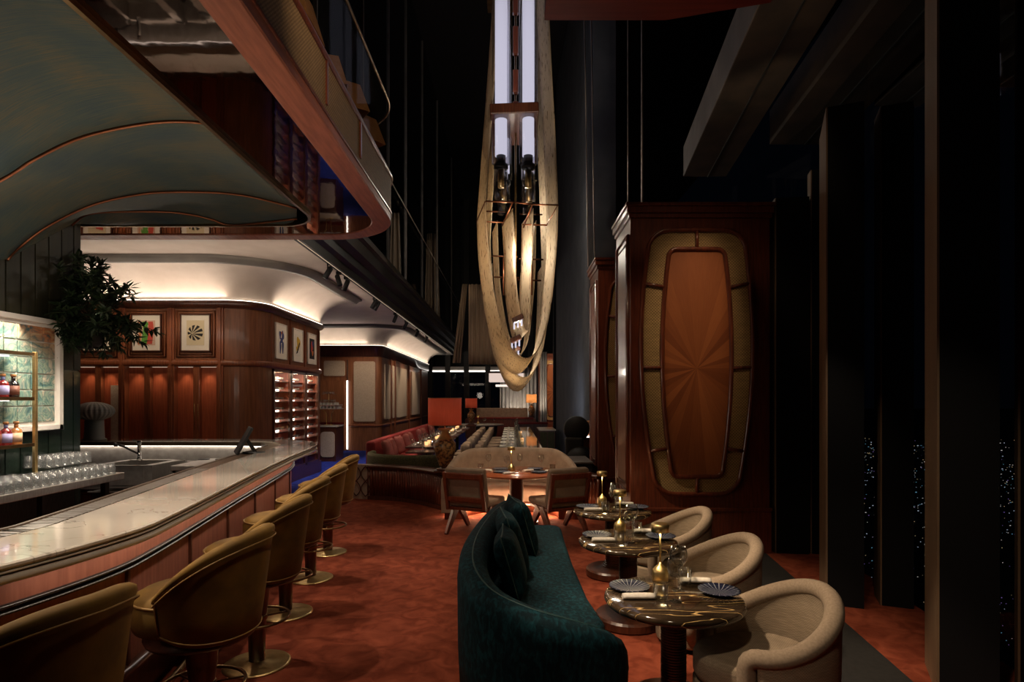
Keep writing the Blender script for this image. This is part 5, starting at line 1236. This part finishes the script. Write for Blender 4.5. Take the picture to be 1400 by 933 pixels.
# communal table
t = thing('communal_table', 'long yellow-brown marble communal table in the dining room', 'table', (.17, 15.2, 0))
m = MB(); m.box(-.42, .42, -4.0, 4.2, .71, .75); mk('top', m, M['marble_table'], t, bevel=.008)
for yy in (-3.2, 0, 3.4):
    m = MB(); m.box(-.25, .25, yy - .25, yy + .25, 0, .71); mk('pedestal', m, M['wood_dark'], t, bevel=.01)
matm = None
for i in range(8):
    y = 11.7 + i * 1.0; c = dup(dch, (-.50, y, 0), PI, 'rounded chair at the left of the communal table, %s from the near end' % ORD[i], 'chairs at the communal table')
    if matm is None: matm = mk('place_mat', MB().box(-.15, .15, -.21, .21, 0, .004), M['white']); o = matm
    else: o = matm.copy(); COL.objects.link(o)
    tag(o, 'white place mat on the communal table, %s from the near end' % ORD[i], 'place mat', 'place mats on the communal table'); o.location = (-.10, y, .751)
    put(nap0, (-.10, y + .05, .756), 1.57, 'napkin on the %s place mat of the communal table' % ORD[i], 'napkin', 'napkins on the communal table')
    put(wine0, (.11, y + .1, .75), 0, 'wine glass beside the %s place mat of the communal table' % ORD[i], 'wine glass', 'glasses on the communal table')
    put(tumb0, (.20, y - .12, .75), 0, 'short glass beside the %s place mat of the communal table' % ORD[i], 'tumbler', 'glasses on the communal table')
car = MB(); car.lathe([(0, 0), (.05, 0), (.052, .16), (.03, .22), (.026, .32), (.022, .32), (.026, .22), (.047, .16), (.045, .01), (0, .01)], n=20); car0 = mk('carafe', car, M['crystal'])
for i, y in enumerate((12.2, 14.2, 16.4, 18.4)): put(car0, (.15, y, .75), 0, 'tall glass carafe on the communal table, %s from the near end' % ORD[i], 'carafe', 'carafes on the communal table')
put(candle0, (.22, 13.0, .75), 0, 'glowing candle glass on the nearer half of the communal table', 'candle', 'candles on the communal table')
put(candle0, (.22, 15.6, .75), 0, 'glowing candle glass in the middle of the communal table', 'candle', 'candles on the communal table')
# far round table on a drum
t = thing('drum_table', 'far round table on a brown drum base', 'table', (-1.15, 21.6, 0))
m = MB(); m.lathe([(0, .71), (.85, .71), (.85, .75), (0, .75)], n=40); mk('top', m, M['marble_edge'], t)
m = MB(); m.lathe([(.35, 0), (.50, .15), (.60, .45), (.62, .71)], n=32); mk('drum', m, M['olive'], t)
for k in range(5):
    a = k * 1.25; put(wine0, (-1.15 + .5 * math.cos(a), 21.6 + .4 * math.sin(a), .75), 0, 'wine glass on the far drum table, %s counted around' % ORD[k], 'wine glass', 'glasses on the drum table')
put_t(lamp0, (-1.25, 21.6, .75), 0, 'small brass lamp on the far drum table', 'small brass table lamps')
# far booth with pale back
t = thing('far_booth', 'long far booth with a pale back panel and red seat', 'booth', (-.45, 26.2, 0))
m = MB(); m.box(-1.15, 1.15, 0, .2, .45, 1.27); mk('back_panel', m, M['beige_velvet'], t, bevel=.03)
m = MB(); m.box(-1.6, 1.5, -.6, 0, .0, .80); mk('front', m, M['wood_red'], t, bevel=.02)
m = MB(); m.box(-1.5, 1.4, -.62, -.02, .80, .86); mk('red_ledge', m, M['red_velvet'], t)
t = thing('sideboard', 'low red-topped sideboard beyond the communal table', 'sideboard', (.85, 22.5, 0))
m = MB(); m.box(-.6, .5, -.3, .3, 0, .72); mk('carcass', m, M['wood_dark'], t)
m = MB(); m.box(-.62, .52, -.32, .32, .72, .78); mk('top', m, M['red_velvet'], t)
t = thing('green_cabinet', 'olive fronted cabinet under the far wooden tower', 'cabinet', (1.16, 18.5, 0))
m = MB(); m.box(-.30, .18, -.4, 1.2, 0, .70); mk('carcass', m, M['wood_dark'], t)
for k in range(2):
    m = MB(); m.box(-.28 + k * .23, -.08 + k * .23, -.415, -.40, .06, .66); mk('door', m, M['olive'], t)
m = MB(); m.box(-.33, .20, -.43, 1.2, .70, .735); mk('top', m, M['marble_edge'], t)
t = thing('lamp_pedestal', 'dark pedestal under the smaller red lamp', 'pedestal', (-1.40, 20.1, 0))
m = MB(); m.box(-.16, .16, -.16, .16, 0, .76); mk('column', m, M['wood_dark'], t, bevel=.01)
m = MB(); m.box(-.18, .18, -.18, .18, .76, .80); mk('top', m, M['wood_red'], t)
# pendant over the far tables
t = thing('linear_pendant', 'rectangular frosted glass pendant light in the far dining room', 'pendant light', (-.22, 23, 2.26))
m = MB(); m.box(-.68, .68, -.25, .25, .08, .42); mk('glass_shade', m, emitter('frosted_glow', (1, .78, .68), .75), t, bevel=.02)
m = MB(); m.box(-.42, .10, -.2, .2, -.10, -.02); mk('lower_shade', m, emitter('frosted_glow_low', (1, .84, .74), 1.1), t, bevel=.01)
m = MB(); m.box(-.74, .74, -.27, .27, .42, .50); mk('frame', m, M['wood_dark'], t)
m = MB(); m.tube([(0, 0, .5), (0, 0, 9.9)], .015, 6); mk('rod', m, M['charcoal'], t)
# curtains
def curtain(name, label, x0, x1, y, z0, z1, mat, folds, amp=.06, taper=0, dx=0):
    m = MB(); n = folds * 8; rows = []
    for k in range(9):
        f = k / 8; xa = x0 + (x1 - x0) * taper * f + dx * f; xb = x1 - (x1 - x0) * taper * f + dx * f
        rows.append([(xa + (xb - xa) * i / n, y + amp * math.sin(2 * PI * i / 8) * (1 - .2 * f), z0 + (z1 - z0) * f) for i in range(n + 1)])
    m.loft(rows, False, False); return tag(mk(name, m, mat, solid=.012, fix=False), label, 'curtain')
curtain('curtain', 'tan folded curtain hanging high left of the chandelier', -1.48, -.40, 20, 2.86, 5.6, M['curtain'], 7)
curtain('curtain', 'silver floor-length curtain below the chandelier', -.62, 1.3, 30.5, .05, 3.3, M['curtain_silver'], 10, .09)
curtain('curtain', 'bright white curtain beside the far wooden tower', 1.20, 1.50, 25.2, .6, 3.7, M['white'], 3, .06)
curtain('curtain', 'chandelier reflection in the gallery glass, shaped as a tan drape, farther of two', -2.95 - .35, -2.95 + .25, 22.0, 4.66, 7.9, M['curtain'], 4, .07, .18)  # tan cloth stands in for the chandelier's reflection in the glass
curtain('curtain', 'chandelier reflection in the gallery glass, shaped as a tan drape, nearer of two', -3.1 - .12, -3.1 + .22, 15.3, 4.66, 6.55, M['curtain'], 2, .05, .2)  # likewise a mirrored ribbon built as cloth
curtain('curtain', 'tan drape just beyond the round end of the bar canopy', -2.62, -2.22, 9.6, 4.75, 6.0, M['curtain'], 3, .05)
curtain('curtain', 'slanting tan drape left of the hanging high curtain', -2.18, -1.88, 21.5, 3.0, 5.9, M['curtain'], 3, .05, .2, .3)

# sculpture, ledge, bottles
t = thing('stone_ledge', 'grey stone ledge block beside the banquette', 'ledge', (1.09, 9.55, 0))
m = MB(); m.box(-.16, .16, -.45, .5, 0, .68); mk('block', m, M['grey_wall'], t, bevel=.01)
m = MB(); m.box(-.18, .17, -.47, .5, .68, .71); mk('slab', m, M['beam_grey'], t, bevel=.005)
t = thing('round_sculpture', 'black abstract sculpture of stacked round forms in silhouette', 'sculpture', (1.12, 10.35, 0))
m = MB(); m.box(-.20, .26, -.16, .16, 0, .50); mk('pedestal', m, M['black'], t)
m = MB(); m.lathe([(.0, 0)] + [(.25 * math.sin(a), .25 - .25 * math.cos(a)) for a in [PI * k / 16 for k in range(1, 16)]] + [(0, .5)], (.06, 0, .38), 28); mk('lower_ball', m, M['black'], t)
m = MB(); m.box(-.18, .14, -.10, .10, .62, 1.02); mk('torso', m, M['black'], t, bevel=.05, seg=4)
m = MB(); m.lathe([(.21, -.06), (.23, -.03), (.23, .03), (.21, .06)], n=36); m.xf(Matrix.Translation((.02, 0, 1.16)) @ Matrix.Rotation(PI / 2, 4, 'X')); mk('upper_disc', m, M['black'], t)
t = thing('bottle_counter', 'dark bar counter with lit bottles seen past the second tower', 'counter', (1.62, 11.7, 0))
m = MB(); m.box(-.28, .2, -.5, .5, 0, .92); mk('carcass', m, M['wood_dark'], t)
m = MB(); m.box(-.3, .2, -.52, .5, .92, .95); mk('top', m, M['steel_dark'], t)
m = MB(); m.box(-.26, .1, -.46, .46, .95, .957); mk('light_strip', m, M['led_cool'], t)
for k, (dx, b, l, q) in enumerate(((-.20, 'amber', 'cream', 'leftmost, amber'), (-.11, 'amber', 'dark', 'second from left, amber'), (-.02, 'red', 'cream', 'third from left, red'), (.07, 'black', 'lav', 'rightmost, black'))):
    bottle((1.62 + dx, 11.55 + (k % 2) * .1, .958), b, l, 'cork', 'glowing liquor bottle beyond the second tower, ' + q, 'bottles past the second tower', 1.45)

# ================================================================== CHANDELIER
YC = 11.0; K = YC / 800
Pc = lambda x, y, d=0: Vector(((x - 700) * K * 1.0, YC + d, EYE - (y - HZ_Y) * K))
ch = thing('chandelier', 'tall chandelier of draped veneer ribbons and glowing glass tubes', 'chandelier', (0, 0, 0))
def ribbon(parts, d, v):
    v = Vector((v[0] * K, v[1], -v[2] * K)); rows = []
    pts = []
    for k, seg_ in enumerate(parts):
        s_ = spline([Pc(x, y, d) for x, y in seg_], max(10, 6 * len(seg_))); pts += s_ if k == 0 else s_[1:]
    n = 4
    rows = [[p + v * (q / n) for q in range(n + 1)] for p in pts]
    m = MB(); m.loft(rows, False, False); return mk('veneer_ribbon', m, M['veneer'], ch, fix=False, solid=.012)
V = (13, -.35, -20)
topL = [(677, -70), (672, 30), (662, 170), (652, 303)]; topR = [(748, 312), (744, 210), (738, 100), (731, -70)]
ribbon([topL, [(652, 303), (654, 350), (658, 390), (664, 431), (674, 472), (688, 500), (706, 512), (722, 499), (733, 470), (740, 431), (744, 390), (747, 350), (748, 312)], topR], 0, V)
ribbon([[(680, -70), (674, 40), (664, 180), (656, 318)], [(656, 318), (659, 390), (664, 440), (674, 485), (690, 516), (707, 527), (723, 517), (735, 488), (742, 445), (745, 390), (746, 325)], [(746, 325), (742, 210), (737, 100), (730, -70)]], 1.5, (11, -.3, -14))
ribbon([[(658, 330), (661, 400), (667, 450), (677, 492), (692, 523), (708, 533), (723, 523), (734, 494), (740, 450), (743, 390), (744, 330)]], 2.8, (9, -.3, -12))
ribbon([[(686, 300), (689, 350), (690, 391), (694, 427), (700, 458), (706, 468), (709.5, 455), (710, 427), (711, 391), (713, 350), (714, 300)]], .3, (15, -.35, -14))
ribbon([[(671, 300), (674, 380), (680, 430), (689, 470), (702, 494), (715, 474), (721, 430), (725, 380), (727, 300)]], .9, (8, -.3, -12))
for (x, g, c) in ((685.5, 12, 8.0), (721.5, 12, 7.8)):
    for d, dx in ((-.35, 0), (.45, 3)):
        def cyl(y0, y1, r, nm, mt, n=24, par=ch):
            m = MB(); p0, p1 = Pc(x + dx, y1, d), Pc(x + dx, y0, d); m.lathe([(r * K, p0.z), (r * K, p1.z)], (p0.x, p0.y, 0), n); return mk(nm, m, mt, par, fix=False)
        cyl(-70, 234, g, 'glass_tube', M['tube_glass'])
        cyl(-70, 224, c, 'light_core', M['core'])
        cyl(224, 238, 6.2, 'socket', M['charcoal'])
        cyl(236, 241, 9.5, 'socket_flange', M['charcoal'])
        cyl(241, 283, 9.0, 'lower_glass_tube', M['tube_glass'])
        cyl(243, 266, 4.2, 'inner_rod', M['brass'])
def cbox(x0, x1, y0, y1, d0, d1, nm, mt, tilt=0, par=ch):
    a, b = Pc(x0, y1), Pc(x1, y0); m = MB(); m.box(a.x, b.x, YC + d0, YC + d1, a.z, b.z)
    if tilt:
        c = (a + b) / 2; m.xf(Matrix.Translation(c) @ Matrix.Rotation(tilt, 4, 'Y') @ Matrix.Translation(-c))
    return mk(nm, m, mt, par, bevel=.02)
cbox(671, 735, 162, 176, -.6, .75, 'bracket', M['wood_dark'], -.04)
for d0, y0, y1 in ((.1, -70, 12), (.1, 30, 68), (.1, 90, 122), (.1, 134, 160)): cbox(701, 709, y0, y1, d0, d0 + .12, 'spine_block', M['wood_red'])
m = MB(); m.tube([Pc(705, -70, .2), Pc(705, 480, .2)], .02, 8); mk('spine_rod', m, M['brass_dark'], ch)
def R_(a, b):
    m = MB(); m.tube([a, b], .016, 6); mk('frame_rod', m, M['copper'], ch)
for (y, d, xl, xr) in ((284, -.35, 665, 761), (303, 0, 652, 748), (345, .3, 672, 744), (370, .6, 674, 742), (268, .9, 655, 745)):
    R_(Pc(xl, y, d), Pc(xl + 36, y + 1, d)); R_(Pc(xr - 34, y + 4, d), Pc(xr, y + 5, d))
R_(Pc(665, 284, -.35), Pc(652, 303, 0)); R_(Pc(761, 289, -.35), Pc(748, 308, 0)); R_(Pc(701, 285, -.35), Pc(686, 304, .2)); R_(Pc(727, 288, -.35), Pc(716, 307, .2)); R_(Pc(701, 285, -.35), Pc(727, 288, -.35))
R_(Pc(688, 345, .3), Pc(688, 400, .3)); R_(Pc(728, 345, .3), Pc(728, 400, .3))
for x, y, d in ((708, 437, -.2), (705, 463, .0), (704, 476, .3), (702, 491, .6)):
    c_ = cbox(x - 8, x + 8, y - 3.5, y + 3.5, d, d + .3, 'clamp', M['wood_dark'], -.45)
    for k in range(3):
        m = MB(); p = Pc(x - 5 + k * 5, y + 7 - k * 2.2, d + .1); m.lathe([(.016, -.10), (.016, .06)], p, 8); mk('light_pin', m, emitter('pin_glow', (1, .9, .8), 1.5) if False else M['core'], c_)
m = MB(); a = Pc(705, -70); m.box(a.x - .6, a.x + .6, YC - .7, YC + 1.8, a.z - .02, a.z + .1); mk('ceiling_plate', m, M['brass_dark'], ch)
m = MB(); m.tube([(a.x, YC, a.z), (a.x, YC, 13.0)], .04, 8); m.tube([(a.x, YC + 1.2, a.z), (a.x, YC + 1.2, 13.0)], .04, 8); mk('suspension_rod', m, M['charcoal'], ch)

# ================================================================== GALLERY LAMPS, TRACK LIGHTS, CABLES
GL = ['tan fabric lamp shade on the gallery, nearest the viewer', 'tan fabric lamp shade on the gallery, second from the viewer', 'tan fabric lamp shade on the gallery, third from the viewer', 'tan fabric lamp shade on the gallery, nearest the round end']
tag(mk('handrail', MB().tube([(-2.63, 8.0, 6.42), (-2.63, 30.5, 6.42)], .014, 6), plain('rail_grey', (.42, .36, .31), .4, .3)), 'thin pale handrail running back along the gallery glass', 'handrail')
p0 = None
for i, y in enumerate((4.55, 5.35, 5.98, 6.62)):
    z = EYE + (545 - (22, 108, 140, 182)[i]) / 800 * y
    if p0 is None:
        p0 = thing('gallery_lamp', 'x', 'lamp', (0, 0, 0), 0, 'lamps on the gallery above the bar')
        m = MB(); s_ = .20; m.loft([[(-s_, -s_, -.12), (s_, -s_, -.12), (s_, s_, -.12), (-s_, s_, -.12)], [(-s_ * .62, -s_ * .62, .16), (s_ * .62, -s_ * .62, .16), (s_ * .62, s_ * .62, .16), (-s_ * .62, s_ * .62, .16)]], True, False, smooth=False); mk('lamp_shade', m, M['shade_tan'], p0, fix=False, solid=.008)
        o = p0
    else: o = dup(p0, (0, 0, 0))
    o.location = (-1.72, y, z); o.rotation_euler = (0, 0, .3 * i); o['label'] = GL[i]
    m = MB(); m.tube([(0, 0, 4.27 - z), (0, 0, .12)], .014, 6); m.lathe([(0, 4.265 - z), (.10, 4.265 - z), (.10, 4.285 - z), (0, 4.30 - z)], n=16); mk('stand', m, M['charcoal'], o)
t = thing('track_rail', 'black lighting track along the plaster soffit edge', 'track', (-3.10, 8.2, 3.985))
m = MB(); m.box(-.015, .015, -.2, 21, -.02, .01); mk('rail', m, M['black'], t)
m = MB(); m.box(.022, .030, -.2, 21, -.012, .0); mk('edge_light', m, M['edge_glow'], t)
sp0 = None
for i, px in enumerate((448, 463, 473, 511, 515, 540, 554, 570, 582)):
    Y = 3.10 * 800 / (700 - px)
    if sp0 is None:
        sp0 = thing('track_spotlight', 'x', 'spotlight', (0, 0, 0), 0, 'black spotlights on the ceiling track')
        m = MB(); m.box(-.012, .012, -.05, .05, -.05, 0); m.tube([(0, 0, -.04), (0, 0, -.09)], .012, 6); mk('adapter', m, M['black'], sp0)
        m = MB(); m.lathe([(0, -.10), (.045, -.10), (.045, .10), (.03, .12), (0, .12)], n=18); m.xf(Matrix.Translation((0, 0, -.16)) @ Matrix.Rotation(.5, 4, 'Y')); mk('barrel', m, M['black'], sp0); o = sp0
    else: o = dup(sp0, (0, 0, 0))
    o.location = (-3.10, Y, 3.967); o.rotation_euler = (0, 0, (.3, 2.4, -.4, .5, .2, 1.0, .4, .8, .3)[i]); o['label'] = 'black spotlight on the ceiling track, %s from the bar canopy' % ORD[i]
for i, (px, Y) in enumerate(((804, 9.6), (813, 9.7), (858.5, 9.9), (878, 10.1))):
    p = P(px, 300, Y); m = MB(); m.tube([(p.x, Y, 3.86), (p.x - (.12 if i < 2 else 0), Y, 12.4)], .010 if i < 3 else .02, 6)
    tag(mk('hanging_cable', m, plain('cable_grey', (.30, .25, .22), .4, .4)), 'thin pale vertical cable behind the wooden towers, %s from the left' % ORD[i], 'cable', 'vertical cables above the towers')
# ================================================================== LIGHT
wd = bpy.data.worlds.new('night'); scene.world = wd; wd.use_nodes = True
bg = wd.node_tree.nodes['Background']; bg.inputs[0].default_value = (.10, .15, .28, 1); bg.inputs[1].default_value = .004
W1 = (1, .78, .54); W2 = (1, .72, .45); W3 = (1, .84, .68)
# bistro tables
for i, (x, y, r) in enumerate(TAB):
    spot((x - 1.7, y - .1, 4.1), (x + .22, y - .02, .5), (560, 450, 360)[i], 33, W1, .45, .07)
spot((-.2, .6, 4.2), (1.3, 3.3, .5), 140, 40, W1, .9, .1)
# wooden towers
spot((1.95, 4.2, 5.4), (2.03, 6.4, 2.55), 320, 26, W2, 1.0, .05)
spot((1.6, 3.6, 5.4), (2.0, 6.4, 1.8), 60, 50, W2, 1.0, .05)
spot((.6, 7.9, 5.5), (1.31, 9.2, 1.6), 80, 40, W2, .8, .05)
spot((1.9, 25, 5.5), (2.0, 28, 2.2), 600, 45, W2, .8, .05)
spot((.2, 5.4, 4.6), (1.3, 6.9, 1.0), 30, 40, W2, .8, .05)
# cove LEDs (strip lights tucked behind the crown mouldings)
def strip_y(x, y0, y1, z, p, tilt): return area((x, (y0 + y1) / 2, z), (0, 0, 0), .04, y1 - y0, p, W3, 180, (0, tilt, 0))
def strip_x(x0, x1, y, z, p, tilt, c=W3): return area(((x0 + x1) / 2, y, z), (0, 0, 0), x1 - x0, .04, p, c, 180, (tilt, 0, 0))
strip_x(-8.6, -5.0, YW - .05, 3.44, 20, PI + .75)
strip_y(XR + .05, 10.95, 13.6, 3.44, 14, PI + .75)
spot((-4.75, 10.6, 3.44), (-4.35, 10.2, 3.9), 3, 150, W3)
strip_x(-8.6, -4.7, 18.95, 3.44, 18, PI + .75)
strip_y(-4.20, 19.8, 29.3, 3.44, 45, PI + .75)
area((-4.6, 8.6, 3.0), (-4.6, 9.6, 4.0), 4, .3, 14, W3)  # added soft uplight on the soffit, apart from the cove strips
# picture wall
for x in (-7.275, -6.41, -5.55): spot((x, 8.9, 3.85), (x, YW, 2.75), 44, 42, W2, .8)
for y in (11.3, 12.18, 13.03): spot((-3.10, y - .1, 3.85), (XR, y, 2.75), 24, 34, W2, .8)
for x in (-7.45, -7.1, -6.6, -6.25, -5.75, -5.35): spot((x, YW - .02, 2.24), (x, YW + .07, .8), 5, 80, W2, .9, .02)
spot((-5.2, 8.3, 3.8), (-5.0, 10.4, 1.6), 30, 50, W2, .9)
for y0 in (11.37, 12.23, 13.08): area((XR - .10, y0, 2.21), (XR - .11, y0, 0), .1, .6, 14, W2)
# canopy downlights: bar top, inside of the bar, stools and carpet
for y in (2.4, 3.7, 5.0, 6.4): spot((-2.40, y, 3.76), (-2.1, y, 1.1), 150, 50, W3, .5, .03)
for y in (2.0, 2.9, 3.8, 4.7, 5.6, 6.4): spot((-3.0, y + .3, 3.25), (-1.15, y, .0), 90, 44, W1, .45, .025)
for y in (4.6, 5.5): spot((-4.0, y, 3.0), (-4.2, y, .95), 45, 60, W3, .6, .04)
area((-4.0, 5.3, 2.3), (-4.2, 5.3, 1.0), .25, 1.5, 26, W3, 120)  # added panel of light above the tumblers to brighten their rims
spot((-4.6, 6.9, 3.4), (-4.4, 7.6, .9), 95, 60, W3, .6, .04)
spot((-3.4, 6.9, 3.4), (-3.5, 7.5, .9), 60, 55, W3, .6, .04)
strip_x(-6.3, -3.4, 7.95, 1.03, 3, .4)
spot((-3.5, 4.6, 3.0), (-4.6, 5.33, 1.95), 40, 50, W3, .8, .05)
# wash on the bar front
for y in (2.6, 4.4, 6.2): spot((.3, y - .4, 4.9), (-1.95, y, .75), 150, 34, (1, .80, .60), .9, .1)
for i in range(14, 72, 4):
    (x0, y0), (x1, y1) = EDGE[i], EDGE[i + 4]; L_ = math.hypot(x1 - x0, y1 - y0); tx, ty = (x1 - x0) / L_, (y1 - y0) / L_; mx, my = (x0 + x1) / 2, (y0 + y1) / 2
    o = area((mx - ty * .025, my + tx * .025, 1.018), (0, 0, 0), L_ * 1.02, .02, .36, W3); o.rotation_euler = Matrix(((tx, -ty * .97, ty * .25), (ty, tx * .97, -tx * .25), (0, .25, .97))).to_euler()
# added lights without fixtures, to brighten the canopy cloth and rim
for y in (2.6, 4.1): point((-3.3, y, 2.0), 19, W3, .3)
spot((-3.0, 4.6, 1.2), (-3.4, 4.6, 3.6), 30, 110, (1, .88, .70), 1)
spot((-.7, 3.6, 1.3), (-1.5, 4.2, 3.8), 34, 80, W2, 1)
# soft wash of the carpet, round-table group, sofa
for x, y, tx, ty, p in ((-.5, 6.2, -.6, 6.2, 60), (-.4, 7.4, -.9, 8.0, 40), (.3, 4.9, .25, 4.8, 40), (-.6, 3.6, -.7, 3.6, 45)): spot((x, y, 5.6), (tx, ty, 0), p, 46, W1, 1, .2)
spot((.1, 6.9, 5.2), (.05, 8.3, .6), 460, 32, W1, .8, .12)
spot((.0, 4.6, 3.4), (.05, 7.4, .6), 70, 34, W1, .9, .1)
spot((-1.7, 8.2, 3.6), (-1.7, 10.2, .5), 34, 50, W1, .8, .05)
for a in (.25, .8, 1.57, 2.34, 2.89): 
    point((.58 * math.cos(a), 8.28 + .48 * math.sin(a), .09), 5, (1, .64, .38), .03)
point((-.93, 8.42, .06), 5, (1, .66, .40), .02); point((1.02, 8.40, .10), 1.0, (1, .62, .34), .03)
# dining room
for k in range(5):
    y = 12.0 + k * 1.62
    spot((-1.8, y - .2, 4.4), (-1.75, y, .7), 170, 60, W1, .8, .14); spot((.2, y, 4.6), (.1, y + .2, .7), 110, 45, W1, .8, .14)
for y in (20.6, 22.5, 24.5): spot((-2.9, y, 3.7), (-4.3, y + .3, 1.8), 110, 70, W1, .8)
spot((-4.0, 17.0, 3.9), (-5.0, 19.0, 1.8), 130, 60, W1, .8)
spot((-4.2, 15.0, 3.9), (-4.9, 16.1, .9), 35, 40, W1, .8)
for y in (12.2, 14.5): spot((-3.6, y, 3.9), (-3.7, y + .8, 0), 320, 56, (1, .88, .76), .8)
spot((-1.1, 21.2, 4.5), (-1.15, 21.6, .7), 90, 35, W1, .8)
spot((-.4, 24.5, 4.0), (-.4, 26.2, 1.1), 110, 50, W1, .8)
spot((.3, 29.2, .3), (.3, 30.5, 2.0), 160, 80, W3, .8)
spot((1.0, 24.2, .4), (1.35, 25.2, 2.5), 90, 60, W3, .8)
spot((.4, 13.4, 1.2), (1.65, 15.0, 1.9), 70, 100, (.85, .90, 1), 1, .2)
spot((-1.0, 17.6, 2.2), (-1.0, 20, 4.6), 60, 60, W1, 1)
# chandelier glow
for x, y, d, p in ((706, 440, -.1, 40), (706, 350, -.2, 50), (703, 270, 1.2, 60), (709, 488, .0, 16), (707, 505, 1.4, 16)): q = Pc(x, y); point((q.x, YC + d, q.z), p, (1, .90, .76), .08)
for x, y in ((700, 380), (750, 330), (655, 330), (745, 120), (668, 120)): q = Pc(x, y); spot((q.x * .9, 7.6, max(2.4, q.z - 2.6)), q, 190, 34, (1, .84, .66), 1)  # added spots from the front and below, brightening the ribbons
# big lamps
point((-1.03, 8.98, .575 + .93), 1.6, W1, .06); point((-1.40, 20.1, .80 + .75), 1.3, W1, .06); point((.86, 25.88, .862 + .83), 9, W1, .06)
# table lamps
for i, (x, y, r) in enumerate(TAB): q = S(i, (-.005, .0, -.03)[i], .265); point((q[0], q[1], TZ + .280), 3.0, (1, .74, .38), .02)
point((RT[0] - .07, RT[1], .98), 1.2, (1, .74, .38), .02)
point((-1.03, 8.98, .575 + .72), .8, W1, .03)
spot((-1.6, 17.0, 5.2), (-3.0, 22, 6.4), 130, 60, W1, 1); spot((-1.6, 12.0, 5.2), (-3.0, 15.3, 5.8), 50, 50, W1, 1)  # added spots brightening the cloth that stands for the gallery reflections
# gallery and steel
spot((-.4, 3.0, 4.6), (-1.45, 5.2, 4.4), 60, 80, W2, 1)
for x, y in ((2.0, 4.6), (2.4, 5.6), (1.8, 6.0)): spot((x, y, 4.3), (x + .9, y + 1.2, 5.2), 6, 110, W1, 1)
spot((1.4, 2.0, 3.2), (2.5, 3.6, .6), 50, 40, W1, .9); spot((1.9, 3.9, 3.0), (2.7, 5.1, .8), 34, 40, W1, .9)
